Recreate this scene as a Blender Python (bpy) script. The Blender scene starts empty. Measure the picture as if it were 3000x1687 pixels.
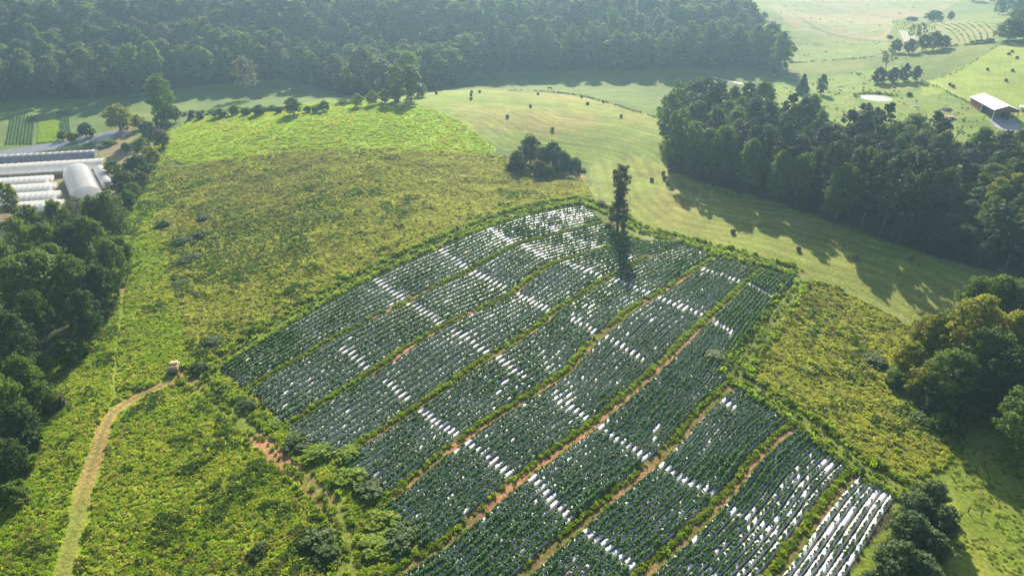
import bpy, bmesh, math, random
import numpy as np
from mathutils import Vector, Matrix

R = np.random.default_rng(7)
random.seed(7)
SC = bpy.context.scene
COL = SC.collection

# ------------------------------------------------------------------ camera
W3, H3, F3 = 3000.0, 1687.0, 2080.0
PITCH = math.radians(27.0)
CAM = np.array([0.0, 0.0, 88.0])
SP, CP = math.sin(PITCH), math.cos(PITCH)
cam = bpy.data.cameras.new("Camera")
cam_o = bpy.data.objects.new("Camera", cam)
COL.objects.link(cam_o)
cam.sensor_width = 36.0
cam.lens = 36.0 * F3 / W3
cam.clip_start = 0.5
cam.clip_end = 12000
cam_o.location = CAM
cam_o.rotation_euler = (math.pi / 2 - PITCH, 0, 0)
SC.camera = cam_o


def ray(px, py):
    u = (np.asarray(px, float) - 1500.0) / F3
    v = (np.asarray(py, float) - 843.5) / F3
    return np.stack([u, CP - v * SP, -SP - v * CP], -1)      # axial depth 1


# ------------------------------------------------------------------ noise
def vnoise(x, y, s, seed=0):
    x = np.asarray(x, float) / s + seed * 17.31
    y = np.asarray(y, float) / s - seed * 9.77
    xi, yi = np.floor(x).astype(np.int64), np.floor(y).astype(np.int64)
    fx, fy = x - xi, y - yi
    fx, fy = fx * fx * (3 - 2 * fx), fy * fy * (3 - 2 * fy)

    def h(a, b):
        n = (a * 374761393 + b * 668265263 + seed * 974711) & 0x7fffffff
        n = ((n ^ (n >> 13)) * 1274126177) & 0x7fffffff
        n = n ^ (n >> 16)
        return (n & 0xffff) / 65535.0
    a = h(xi, yi) * (1 - fx) + h(xi + 1, yi) * fx
    b = h(xi, yi + 1) * (1 - fx) + h(xi + 1, yi + 1) * fx
    return a * (1 - fy) + b * fy


def fbm(x, y, s, seed=0, o=4):
    t, a, n = 0.0, 0.5, 0.0
    for i in range(o):
        t = t + a * vnoise(x, y, s / 2 ** i, seed + i * 3)
        n += a
        a *= 0.55
    return t / n


# ------------------------------------------------------------------ terrain: control points (pixel of the ground, its height)
CP_PZ = [(0,1687,0),(1500,1687,0),(3000,1687,-2),(0,1300,0),(517,1070,0),(1000,1300,1),(1500,1300,2),(2000,1300,1.5),(2600,1430,-1),(3000,1300,-3),
 (0,900,-1),(400,800,0),(900,900,2),(1300,900,4),(1700,900,4),(2100,950,4),(2400,900,2),(2900,900,0),(3000,1000,-1),
 (300,600,-1),(700,650,4),(1200,650,7),(1810,675,3.6),(2200,750,4.5),(2700,780,5),
 (100,500,-2),(100,400,-2),(450,430,2),(600,400,9.5),(900,380,14),(1200,380,15),(1430,470,9),(1580,488,4.2),(1650,500,4.2),(1500,535,8.2),(1590,560,8.6),(1690,565,7),(1750,480,6),(1950,520,5),(1620,378,12),(1380,308,14),(1290,268,13),(1500,268,12),(1900,330,10),
 (500,345,6),(700,330,10),(1000,312,13),
 (100,330,-1),(300,300,0),(300,255,1),(2000,240,8),(2280,215,9),(2565,285,13),(2700,240,16),(2945,233,22),(2965,149,27),(2900,330,15),(3000,330,16),(2700,440,11),(2400,330,11),(2150,400,9),
 (2560,170,17),(2250,130,14),(2400,50,16),(2700,0,20),(3000,60,30),(2200,170,9),(1700,205,6.7),(1400,210,5),(1000,235,2)]
# (pixel column, distance north, height) for ground hidden behind crests and under the wood
CP_YZ = [(600,400,0),(900,420,0),(1250,455,3),(100,480,20),(100,540,42),(100,650,62),(700,500,18),(700,560,40),(700,680,62),(1300,500,20),(1300,560,40),(1300,680,62),
 (1900,490,18),(1900,550,36),(1900,650,52),(2150,500,18),(2500,900,24),(1500,1000,75),(400,1000,75),(2900,1100,40),(-400,480,22),(-400,650,62),(3400,500,32),(3400,250,12),(-300,250,-2),
 (1500,40,0),(-2500,60,0),(5500,60,-2),(-1500,900,60),(4500,900,40)]
pts = []
for px, py, z in CP_PZ:
    d = ray(px, py)
    pts.append(np.append((CAM + d * ((z - CAM[2]) / d[2]))[:2], z))
for px, Y, z in CP_YZ:
    dep = Y * CP + (CAM[2] - z) * SP
    pts.append((dep * (px - 1500) / F3, Y, z))
CTRL = np.array(pts)


def _fit():
    X = CTRL[:, :2] / 100.0
    d2 = ((X[:, None] - X[None]) ** 2).sum(-1)
    K = np.where(d2 > 0, 0.5 * d2 * np.log(d2 + 1e-12), 0) + np.eye(len(X)) * 0.12
    P = np.c_[np.ones(len(X)), X]
    A = np.block([[K, P], [P.T, np.zeros((3, 3))]])
    return np.linalg.solve(A, np.r_[CTRL[:, 2], 0, 0, 0]), X


TW, TX = _fit()
PONDS = []      # (x, y, rx, ry, level)


def H0(x, y):
    x, y = np.broadcast_arrays(np.asarray(x, float), np.asarray(y, float))
    sh = x.shape
    xs, ys = x.ravel(), y.ravel()
    out = np.empty(len(xs))
    for i in range(0, len(xs), 60000):
        cx, cy = np.clip(xs[i:i + 60000], -900, 900) / 100, np.clip(ys[i:i + 60000], 20, 1150) / 100
        z = TW[-3] + TW[-2] * cx + TW[-1] * cy
        for k in range(len(TX)):
            d2 = (cx - TX[k, 0]) ** 2 + (cy - TX[k, 1]) ** 2
            z = z + TW[k] * 0.5 * d2 * np.log(d2 + 1e-12)
        out[i:i + 60000] = z
    out = out + (fbm(xs, ys, 30, 3, 3) - .5) * 1.0 + (fbm(xs, ys, 9, 5, 2) - .5) * 0.25
    return out.reshape(sh)


# grid with finer cells near the farm
def axis(breaks):
    v = [breaks[0][0]]
    for a, b, s in breaks:
        n = max(1, int(round((b - a) / s)))
        v += list(a + (b - a) * np.arange(1, n + 1) / n)
    return np.array(v)


half = [(0, 140, .6), (140, 300, 1.2), (300, 640, 4), (640, 1000, 30), (1000, 4000, 300)]
ax_pos = axis(half)
GX = np.r_[-ax_pos[::-1][:-1], ax_pos]
GY = axis([(-300, 40, 34), (40, 76, 3), (76, 195, .6), (195, 300, .8), (300, 450, 1.5), (450, 780, 4), (780, 1200, 30), (1200, 4500, 300)])
GZ = H0(GX[None, :] + 0 * GY[:, None], GY[:, None] + 0 * GX[None, :])


def H(x, y):
    """Height of the finished ground sheet."""
    x, y = np.broadcast_arrays(np.asarray(x, float), np.asarray(y, float))
    i = np.clip(np.searchsorted(GX, x) - 1, 0, len(GX) - 2)
    j = np.clip(np.searchsorted(GY, y) - 1, 0, len(GY) - 2)
    fx = np.clip((x - GX[i]) / (GX[i + 1] - GX[i]), 0, 1)
    fy = np.clip((y - GY[j]) / (GY[j + 1] - GY[j]), 0, 1)
    return (GZ[j, i] * (1 - fx) + GZ[j, i + 1] * fx) * (1 - fy) + (GZ[j + 1, i] * (1 - fx) + GZ[j + 1, i + 1] * fx) * fy


TT = np.concatenate([np.arange(70, 500, .7), np.arange(500, 1500, 3)])


def proj(px, py):
    """Ground point seen at a pixel of the 3000 px photograph."""
    px, py = np.atleast_1d(np.asarray(px, float)), np.atleast_1d(np.asarray(py, float))
    out = np.zeros((len(px), 3))
    for k in range(len(px)):
        P = CAM + ray(px[k], py[k]) * TT[:, None]
        g = P[:, 2] - H(P[:, 0], P[:, 1])
        hit = np.nonzero(g < 0)[0]
        i = hit[0] if len(hit) else len(TT) - 1
        i = max(i, 1)
        t = TT[i - 1] + (TT[i] - TT[i - 1]) * g[i - 1] / (g[i - 1] - g[i] + 1e-9) if len(hit) else TT[-1]
        p = CAM + ray(px[k], py[k]) * t
        p[2] = H(p[0], p[1])
        out[k] = p
    return out


def P1(px, py):
    return proj([px], [py])[0]


def atY(px, Y):
    z = 0.0
    for _ in range(6):
        x = (Y * CP + (CAM[2] - z) * SP) * (px - 1500) / F3
        z = float(H(x, Y))
    return np.array([x, Y, z])


def W(lst):
    """Polyline of (px,py) or ('Y',px,Y) entries to ground points."""
    return np.array([atY(p[1], p[2]) if p[0] == 'Y' else P1(*p) for p in lst])


def inpoly(x, y, poly):
    x, y = np.asarray(x, float), np.asarray(y, float)
    poly = np.asarray(poly)[:, :2]
    m = np.zeros(x.shape, bool)
    bb = (x >= poly[:, 0].min()) & (x <= poly[:, 0].max()) & (y >= poly[:, 1].min()) & (y <= poly[:, 1].max())
    xs, ys = x[bb], y[bb]
    r = np.zeros(xs.shape, bool)
    n = len(poly)
    for i in range(n):
        x1, y1 = poly[i]
        x2, y2 = poly[(i + 1) % n]
        c = ((y1 > ys) != (y2 > ys)) & (xs < (x2 - x1) * (ys - y1) / ((y2 - y1) or 1e-12) + x1)
        r ^= c
    m[bb] = r
    return m


def dline(x, y, line):
    """Distance to a polyline and the arc position of the nearest point."""
    x, y = np.asarray(x, float), np.asarray(y, float)
    best = np.full(x.shape, 1e9)
    arc = np.zeros(x.shape)
    s = 0.0
    L = np.asarray(line)[:, :2]
    for a, b in zip(L[:-1], L[1:]):
        d = b - a
        n = math.hypot(*d)
        t = np.clip(((x - a[0]) * d[0] + (y - a[1]) * d[1]) / (n * n + 1e-12), 0, 1)
        q = np.hypot(x - a[0] - t * d[0], y - a[1] - t * d[1])
        k = q < best
        best = np.where(k, q, best)
        arc = np.where(k, s + t * n, arc)
        s += n
    return best, arc


def resample(L, n=None, step=None, smooth=0):
    L = np.asarray(L)[:, :2]
    s = np.r_[0, np.cumsum(np.hypot(*np.diff(L, axis=0).T))]
    if step:
        n = max(2, int(s[-1] / step) + 1)
    t = np.linspace(0, s[-1], n)
    o = np.c_[np.interp(t, s, L[:, 0]), np.interp(t, s, L[:, 1])]
    for _ in range(smooth):
        o[1:-1] = (o[:-2] + 2 * o[1:-1] + o[2:]) / 4
    return o


# ------------------------------------------------------------------ objects and tags
def tag(o, label=None, cat=None, group=None, kind=None):
    if label: o['label'] = label
    if cat: o['category'] = cat
    if group: o['group'] = group
    if kind: o['kind'] = kind
    return o


def link(name, data, parent=None, loc=None, rz=0.0):
    o = bpy.data.objects.new(name, data)
    COL.objects.link(o)
    if parent: o.parent = parent
    if loc is not None: o.location = tuple(float(v) for v in loc)
    if rz: o.rotation_euler = (0, 0, rz)
    return o


def empty(name, loc, label, cat, group=None, rz=0.0):
    o = link(name, None, None, loc, rz)
    o.empty_display_size = 0.3
    return tag(o, label, cat, group)


def mesh_np(name, V, Fq, m=None, smooth=False, n=4):
    me = bpy.data.meshes.new(name)
    V = np.asarray(V, np.float32)
    Fq = np.asarray(Fq, np.int32)
    me.vertices.add(len(V))
    me.vertices.foreach_set('co', V.ravel())
    me.loops.add(Fq.size)
    me.loops.foreach_set('vertex_index', Fq.ravel())
    me.polygons.add(len(Fq))
    me.polygons.foreach_set('loop_start', np.arange(0, Fq.size, n, dtype=np.int32))
    if smooth:
        me.polygons.foreach_set('use_smooth', np.ones(len(Fq), bool))
    me.update(calc_edges=True)
    if m: me.materials.append(m)
    return me


class MB:
    """Collects boxes, tubes and prisms into one mesh."""
    def __init__(s):
        s.v, s.f = [], []

    def add(s, v, f):
        k = len(s.v)
        s.v += [tuple(map(float, p)) for p in v]
        s.f += [tuple(i + k for i in q) for q in f]
        return s

    def box(s, c, d, rz=0.0, rx=0.0, ry=0.0):
        M = Matrix.Translation(c) @ Matrix.Rotation(rz, 4, 'Z') @ Matrix.Rotation(ry, 4, 'Y') @ Matrix.Rotation(rx, 4, 'X')
        v = [M @ Vector((sx * d[0] / 2, sy * d[1] / 2, sz * d[2] / 2)) for sx in (-1, 1) for sy in (-1, 1) for sz in (-1, 1)]
        return s.add(v, [(0, 1, 3, 2), (4, 6, 7, 5), (0, 4, 5, 1), (2, 3, 7, 6), (0, 2, 6, 4), (1, 5, 7, 3)])

    def tube(s, path, rad, seg=7, cap=True):
        path = [Vector(p) for p in path]
        if not hasattr(rad, '__len__'): rad = [rad] * len(path)
        k = len(s.v)
        for i, p in enumerate(path):
            t = (path[min(i + 1, len(path) - 1)] - path[max(i - 1, 0)]).normalized()
            a = t.cross(Vector((0.13, 0.97, 0.21))).normalized()
            b = t.cross(a)
            for j in range(seg):
                w = 2 * math.pi * j / seg
                s.v.append(tuple(p + (a * math.cos(w) + b * math.sin(w)) * rad[i]))
        for i in range(len(path) - 1):
            for j in range(seg):
                j2 = (j + 1) % seg
                s.f.append((k + i * seg + j, k + i * seg + j2, k + (i + 1) * seg + j2, k + (i + 1) * seg + j))
        if cap:
            s.f.append(tuple(k + j for j in range(seg))[::-1])
            s.f.append(tuple(k + (len(path) - 1) * seg + j for j in range(seg)))
        return s

    def prism(s, prof, y0, y1):
        """Profile in xz swept along y."""
        n = len(prof)
        v = [(x, y0, z) for x, z in prof] + [(x, y1, z) for x, z in prof]
        f = [(i, (i + 1) % n, n + (i + 1) % n, n + i) for i in range(n)] + [tuple(range(n))[::-1], tuple(range(n, 2 * n))]
        return s.add(v, f)

    def mesh(s, name, m, smooth=False, bevel=0):
        me = bpy.data.meshes.new(name)
        me.from_pydata(s.v, [], s.f)
        if bevel:
            bm = bmesh.new(); bm.from_mesh(me)
            bmesh.ops.recalc_face_normals(bm, faces=bm.faces)
            bmesh.ops.bevel(bm, geom=[e for e in bm.edges if e.calc_length() > bevel * 2.2], offset=bevel, segments=2, affect='EDGES')
            bm.to_mesh(me); bm.free()
        else:
            bm = bmesh.new(); bm.from_mesh(me)
            bmesh.ops.recalc_face_normals(bm, faces=bm.faces)
            bm.to_mesh(me); bm.free()
        if smooth:
            for p in me.polygons: p.use_smooth = True
        me.materials.append(m)
        return me

    def obj(s, name, m, parent=None, smooth=False, bevel=0, loc=None, rz=0):
        return link(name, s.mesh(name, m, smooth, bevel), parent, loc, rz)


ORD = ['first', 'second', 'third', 'fourth', 'fifth', 'sixth', 'seventh', 'eighth', 'ninth', 'tenth', 'eleventh', 'twelfth', 'thirteenth', 'fourteenth',
       'fifteenth', 'sixteenth', 'seventeenth', 'eighteenth', 'nineteenth', 'twentieth', 'twenty-first', 'twenty-second', 'twenty-third', 'twenty-fourth', 'twenty-fifth']

# ------------------------------------------------------------------ materials
def newmat(name):
    m = bpy.data.materials.new(name)
    m.use_nodes = True
    nt = m.node_tree
    nt.nodes.clear()
    out = nt.nodes.new('ShaderNodeOutputMaterial')
    return m, nt, out


def N(nt, t, **kw):
    n = nt.nodes.new('ShaderNode' + t)
    for k, v in kw.items():
        if k in n.inputs: n.inputs[k].default_value = v
        else: setattr(n, k, v)
    return n


def mixc(nt, f, a, b, mode='MIX'):
    n = nt.nodes.new('ShaderNodeMix')
    n.data_type = 'RGBA'
    n.blend_type = mode
    for i, x in ((0, f), (6, a), (7, b)):
        if isinstance(x, bpy.types.NodeSocket): nt.links.new(x, n.inputs[i])
        elif i == 0: n.inputs[0].default_value = x
        else: n.inputs[i].default_value = (*x, 1)
    return n.outputs[2]


def leafmat(name, c1, c2, trans=0.4, tcol=1.25, rough=.62, spec=.16, nscale=.35, c3=None):
    m, nt, out = newmat(name)
    L = nt.links.new
    oi = N(nt, 'ObjectInfo')
    geo = N(nt, 'NewGeometry')
    nz = N(nt, 'TexNoise', Scale=nscale, Detail=3.0)
    L(geo.outputs['Position'], nz.inputs['Vector'])
    mr = N(nt, 'MapRange'); mr.inputs[1].default_value = .35; mr.inputs[2].default_value = .68
    L(nz.outputs['Fac'], mr.inputs[0])
    col = mixc(nt, mr.outputs[0], c1, c2)
    col = mixc(nt, oi.outputs['Random'], col, c3 or tuple(.5 * a + .5 * b for a, b in zip(c1, c2)))
    isl = N(nt, 'Math', operation='MULTIPLY_ADD'); isl.inputs[1].default_value = .7; isl.inputs[2].default_value = .62
    L(geo.outputs['Random Per Island'], isl.inputs[0])
    hsv = N(nt, 'HueSaturation')
    L(isl.outputs[0], hsv.inputs['Value']); L(col, hsv.inputs['Color'])
    p = N(nt, 'BsdfPrincipled', Roughness=rough)
    p.inputs['Specular IOR Level'].default_value = spec
    L(hsv.outputs[0], p.inputs['Base Color'])
    tr = N(nt, 'BsdfTranslucent')
    tc = mixc(nt, 1.0, hsv.outputs[0], (tcol * 1.0, tcol * 1.12, tcol * .72), 'MULTIPLY')
    L(tc, tr.inputs['Color'])
    mx = N(nt, 'MixShader', Fac=trans)
    L(p.outputs[0], mx.inputs[1]); L(tr.outputs[0], mx.inputs[2]); L(mx.outputs[0], out.inputs[0])
    return m


def plain(name, c, c2=None, rough=.7, spec=.3, scale=2.0, metal=0.0, bump=0.0, bscale=20.0, trans=0.0):
    m, nt, out = newmat(name)
    L = nt.links.new
    geo = N(nt, 'NewGeometry')
    p = N(nt, 'BsdfPrincipled', Roughness=rough, Metallic=metal)
    p.inputs['Specular IOR Level'].default_value = spec
    nz = N(nt, 'TexNoise', Scale=scale, Detail=5.0)
    L(geo.outputs['Position'], nz.inputs['Vector'])
    mr = N(nt, 'MapRange'); mr.inputs[1].default_value = .3; mr.inputs[2].default_value = .7
    L(nz.outputs['Fac'], mr.inputs[0])
    col = mixc(nt, mr.outputs[0], c, c2 or tuple(x * .7 for x in c))
    L(col, p.inputs['Base Color'])
    if bump:
        n2 = N(nt, 'TexNoise', Scale=bscale, Detail=3.0)
        L(geo.outputs['Position'], n2.inputs['Vector'])
        b = N(nt, 'Bump', Strength=bump, Distance=.1)
        L(n2.outputs['Fac'], b.inputs['Height']); L(b.outputs[0], p.inputs['Normal'])
    if trans:
        t = N(nt, 'BsdfTranslucent'); L(col, t.inputs['Color'])
        mx = N(nt, 'MixShader', Fac=trans)
        L(p.outputs[0], mx.inputs[1]); L(t.outputs[0], mx.inputs[2]); L(mx.outputs[0], out.inputs[0])
    else:
        L(p.outputs[0], out.inputs[0])
    return m


def groundmat():
    m, nt, out = newmat('ground_cover')
    L = nt.links.new
    at = N(nt, 'Attribute', attribute_name='albedo')
    geo = N(nt, 'NewGeometry')
    p = N(nt, 'BsdfPrincipled', Roughness=.95)
    p.inputs['Specular IOR Level'].default_value = .1
    hs = []
    for sc, det in ((1.3, 6.0), (.12, 4.0)):
        nz = N(nt, 'TexNoise', Scale=sc, Detail=det, Roughness=.7)
        L(geo.outputs['Position'], nz.inputs['Vector'])
        hs.append(nz)
    mr = N(nt, 'MapRange'); mr.inputs[1].default_value = .3; mr.inputs[2].default_value = .7; mr.inputs[3].default_value = .55; mr.inputs[4].default_value = 1.4
    L(hs[0].outputs['Fac'], mr.inputs[0])
    mr2 = N(nt, 'MapRange'); mr2.inputs[1].default_value = .3; mr2.inputs[2].default_value = .7; mr2.inputs[3].default_value = .8; mr2.inputs[4].default_value = 1.2
    L(hs[1].outputs['Fac'], mr2.inputs[0])
    mu = N(nt, 'Math', operation='MULTIPLY'); L(mr.outputs[0], mu.inputs[0]); L(mr2.outputs[0], mu.inputs[1])
    hsv = N(nt, 'HueSaturation'); L(at.outputs['Color'], hsv.inputs['Color']); L(mu.outputs[0], hsv.inputs['Value'])
    L(hsv.outputs[0], p.inputs['Base Color'])
    b = N(nt, 'Bump', Strength=.8, Distance=.35)
    L(hs[0].outputs['Fac'], b.inputs['Height']); L(b.outputs[0], p.inputs['Normal'])
    L(p.outputs[0], out.inputs[0])
    return m

HAZE, EXPO = 0.00021, 1.42
# ------------------------------------------------------------------ ponds (levelled before anything is measured on the ground)
def level_pond(px, py, rx, ry, drop=0.2):
    global GZ
    c = P1(px, py)
    X, Y = np.meshgrid(GX, GY)
    r = np.hypot((X - c[0]) / rx, (Y - c[1]) / ry)
    t = np.clip((1.7 - r) / .6, 0, 1); t = t * t * (3 - 2 * t)
    bed = c[2] - .9 * np.clip((1.02 - r) / .25, 0, 1) + .12 * np.exp(-((r - 1.22) / .12) ** 2)
    GZ = GZ * (1 - t) + bed * t
    PONDS.append((c[0], c[1], rx, ry, c[2] - drop))


level_pond(2567, 286, 7.6, 8.0)
level_pond(1672, 507, 4.2, 4.5)
level_pond(2106, 336, 4.0, 6.0)

# ------------------------------------------------------------------ the crop field: drive lanes between the blocks (pixels of the photograph)
TOP = [(640,1083),(720,1030),(885,932),(1000,868),(1095,815),(1200,768),(1293,728),(1432,668),(1560,630),(1640,614),(1712,603)]
LA = [(725,1142),(760,1115),(850,1064),(930,1018),(1000,976),(1124,916),(1190,885),(1248,852),(1360,802),(1451,748),(1513,715),(1590,695),(1662,678),(1765,652)]
LB = [(832,1250),(920,1195),(1000,1145),(1083,1092),(1153,1047),(1199,1013),(1290,960),(1360,922),(1455,885),(1497,864),(1575,798),(1613,773),(1712,744),(1787,722),(1850,706)]
LC = [(985,1342),(1075,1286),(1174,1224),(1265,1162),(1352,1100),(1414,1054),(1460,1030),(1518,993),(1592,943),(1613,922),(1663,885),(1725,848),(1791,806),(1865,769),(1911,744),(1994,719),(2020,713)]
LD = [(1100,1486),(1182,1427),(1290,1331),(1373,1269),(1476,1203),(1588,1133),(1658,1087),(1737,997),(1807,939),(1832,914),(1911,868),(1961,840),(2000,812),(2050,782),(2087,757)]
LE = [(1140,1684),(1161,1667),(1290,1596),(1352,1542),(1414,1489),(1497,1414),(1621,1323),(1725,1248),(1828,1161),(1911,1087),(2000,1001),(2054,951),(2124,889),(2174,835),(2236,790)]
LF0 = [(1340,1855),(1430,1768),(1518,1687),(1596,1613),(1679,1547),(1745,1484),(1828,1418),(1911,1352),(2000,1262),(2050,1200),(2116,1141)]
LFa = LF0 + [(2146,1085),(2170,1030),(2215,960),(2270,890),(2332,818)]
LFb = LF0 + [(2160,1112)]
LG = [(1650,1890),(1760,1790),(1870,1687),(2000,1576),(2083,1493),(2145,1427),(2207,1342),(2269,1285),(2323,1245)]
LH = [(2090,1890),(2170,1790),(2257,1687),(2310,1621),(2373,1534),(2435,1451),(2500,1382)]
LR = [(2350,1890),(2420,1780),(2478,1687),(2540,1590),(2595,1500),(2628,1452)]
BLK = [(TOP, LA, .9, 1.7, 9), (LA, LB, 1.7, 1.8, 9), (LB, LC, 1.8, 1.8, 9), (LC, LD, 1.8, 1.9, 9), (LD, LE, 1.9, 1.9, 9), (LE, LFa, 1.9, 1.3, 9), (LFb, LG, 2.0, 1.9, 9), (LG, LH, 1.9, 2.2, 9), (LH, LR, 2.0, .6, 6)]
LANES = [resample(W(l), 160, smooth=3) for l in (LA, LB, LC, LD, LE, LFb, LG, LH)]
ROWS = []       # (block, index in block, xy polyline, fraction)
_c = {}


def lane(l):
    k = id(l)
    if k not in _c: _c[k] = resample(W(l), 220, smooth=4)
    return _c[k]


for b, (u, l, w0, w1, n) in enumerate(BLK):
    A, B = lane(u), lane(l)
    D = np.hypot(*(A - B).T)[40:180].mean()
    for j in range(n):
        f = (w0 + j * (D - w0 - w1) / (n - 1)) / D
        ROWS.append((b, j, resample(A * (1 - f) + B * f, step=.8), f))
FIELD_PX = TOP + [(1765,655),(1830,690),(2000,722),(2213,772),(2345,805),(2350,830),(2280,910),(2200,1010),(2155,1090),(2250,1180),(2330,1235),(2420,1310),(2500,1372),(2640,1445),(2600,1520),(2500,1687),(2370,1890),(1250,1890)] + \
    [(1130,1690),(1245,1600),(1180,1520),(1120,1470),(1105,1420),(985,1345),(832,1252),(725,1145),(650,1090)]
Z = {k: W(v) for k, v in dict(
    crop=FIELD_PX,
    clover=[(500,470),(478,430),(492,390),(500,372),('Y',505,318),('Y',560,338),('Y',700,345),('Y',900,352),('Y',1010,357),('Y',1090,358),(1130,312),(1232,312),(1290,329),(1352,360),(1414,410),(1455,440),(1420,456),(1200,443),(1000,436),(800,452),(660,468),(560,484)],
    hay=[(1130,312),('Y',1090,360),('Y',1180,372),('Y',1300,392),('Y',1420,392),(1520,272),(1650,276),(1780,303),(1945,348),(1965,470),(1990,520),(2150,560),(2350,610),(2500,680),(2700,745),(2900,800),(3100,850),(3100,960),(2900,1010),(2740,990),(2560,895),(2360,812),(2200,765),(2000,716),(1880,690),(1830,640),(1760,590),(1730,560),(1735,480),(1650,450),(1480,442),(1455,431),(1414,410),(1352,358),(1290,327),(1232,308)],
    goldenrod=[(478,490),(560,486),(660,470),(800,454),(1000,438),(1200,445),(1420,458),(1560,470),(1700,520),(1735,575),(1600,590),(1430,645),(1290,700),(1090,785),(880,900),(700,1000),(620,1060),(560,1040),(540,930),(500,800),(455,640),(462,560)],
    lush=[(-300,1400),(0,1180),(150,1010),(260,900),(330,780),(360,640),(400,560),(430,470),(470,400),(490,380),(480,430),(500,475),(478,490),(455,640),(500,800),(540,930),(560,1040),(620,1065),(640,1090),(725,1145),(832,1252),(985,1345),(1105,1420),(1180,1520),(1245,1600),(1130,1690),(1150,1890),(-500,1890)],
    rightweeds=[(2345,812),(2450,845),(2560,898),(2700,975),(2790,1040),(2860,1150),(2830,1300),(2760,1370),(2690,1400),(2640,1440),(2500,1370),(2420,1300),(2330,1232),(2250,1175),(2155,1090),(2200,1010),(2280,910)],
    nearpasture=[(2640,1440),(2690,1400),(2760,1370),(2830,1300),(2860,1150),(3200,1100),(3400,1890),(2380,1890),(2500,1687),(2600,1520)],
    farhay=[('Y',2700,345),(2702,240),(2760,227),(2830,190),(2915,138),(2945,133),(3200,140),(3300,420),(2990,420),(2905,360),(2835,300),(2780,268)],
    yardmeadow=[(2640,190),(2700,236),(2690,246),(2780,270),(2835,305),(2910,365),(2960,420),(3050,440),(3050,520),(2900,520),(2700,480),(2400,440),(2150,400),(2000,350),(1960,330),(2200,262),(2420,225)],
    brownhill=[(2250,20),(2330,-60),(2900,-60),(2750,40),(2620,60),(2600,120),(2400,112),(2300,60)],
    midhill=[(2290,180),(2270,120),(2230,60),(2300,60),(2400,112),(2600,122),(2610,150),(2560,168),(2400,180),(2300,186)],
    farfield=[(2612,64),(2700,75),(2800,60),(2910,75),(2915,125),(2800,130),(2700,140),(2660,140),(2640,110)],
    nursery=[(-200,520),(0,455),(160,412),(380,370),(400,400),(440,420),(400,500),(390,560),(330,640),(200,700),(-200,800)],
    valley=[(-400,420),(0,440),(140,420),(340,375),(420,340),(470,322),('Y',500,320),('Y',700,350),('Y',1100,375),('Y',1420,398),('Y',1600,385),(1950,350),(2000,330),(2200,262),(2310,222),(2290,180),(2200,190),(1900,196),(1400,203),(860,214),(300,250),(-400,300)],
    grove=[(1958,500),(1945,400),(1990,340),(2140,390),(2330,425),(2480,460),(2700,480),(2860,500),(3100,500),(3150,860),(2960,810),(2700,738),(2500,672),(2300,602),(2100,545)],
    leftwood=[(-500,1700),(-20,1460),(60,1360),(140,1180),(230,1030),(330,890),(350,700),(372,600),(300,610),(0,650),(-500,800)],
    forest=[('Y',-500,400),(0,296),(150,291),(300,284),(450,268),(600,250),(760,236),(860,232),(985,268),(1060,282),(1180,276),(1330,250),(1390,215),(1500,210),(1700,206),(1900,204),(2060,201),(2200,197),(2278,189),('Y',2284,425),('Y',2240,480),('Y',2190,560),('Y',2120,680),('Y',2060,900),('Y',-500,900)],
).items()}
PATHS = {k: resample(W(v), step=.7, smooth=3) for k, v in dict(
    track=[(545,1096),(513,1112),(435,1147),(373,1178),(331,1207),(302,1261),(286,1319),(265,1377),(244,1439),(232,1501),(215,1563),(195,1646),(174,1700),(150,1800)],
    sidetrack=[(545,1096),(600,1140),(680,1215),(765,1290),(830,1350),(900,1410),(960,1475),(1000,1560),(1015,1640),(1020,1720),(1010,1850)],
    lanetrack=[(335,1165),(338,1080),(345,1000),(360,870),(372,790),(380,700),(398,620),(425,520),(455,455),(480,420)],
    topedge=[(545,1094),(640,1060),(885,905),(1095,792),(1293,705),(1432,650),(1560,610),(1700,585),(1790,620),(1880,672),(2010,705),(2200,755),(2345,800)],
    rightlane=[(2345,815),(2280,915),(2200,1020),(2150,1095),(2260,1175),(2350,1225),(2450,1310),(2560,1390),(2650,1440)],
    ridgefence=[(1500,268),(1600,270),(1700,280),(1780,302),(1860,325),(1948,352)],
).items()}

# ------------------------------------------------------------------ what grows where: the ground's own colours
XX, YY = np.meshgrid(GX, GY)
xs, ys = XX.ravel(), YY.ravel()
near = (np.abs(xs) < 640) & (ys > 30) & (ys < 1200)
wx = xs + (fbm(xs, ys, 5, 11, 3) - .5) * 3.0
wy = ys + (fbm(xs, ys, 5, 12, 3) - .5) * 3.0
f30, f8, f3 = fbm(xs, ys, 34, 21), fbm(xs, ys, 8, 22), fbm(xs, ys, 2.6, 23, 3)


def c3(*c): return np.array(c, float)


def mixa(a, b, t):
    t = np.clip(t, 0, 1)[..., None]
    return a * (1 - t) + b * t


ALB = mixa(c3(.10, .145, .028) + 0 * xs[:, None], c3(.15, .175, .042), (f30 - .35) * 3)
ZID = np.zeros(len(xs), int)
NAMES = ['pasture']


def zone(key, name, col, hard=False):
    m = inpoly(wx if not hard else xs, wy if not hard else ys, Z[key])
    if name not in NAMES: NAMES.append(name)
    ALB[m] = (col[m] if getattr(col, 'ndim', 1) > 1 else col)
    ZID[m] = NAMES.index(name)
    return m


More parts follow.
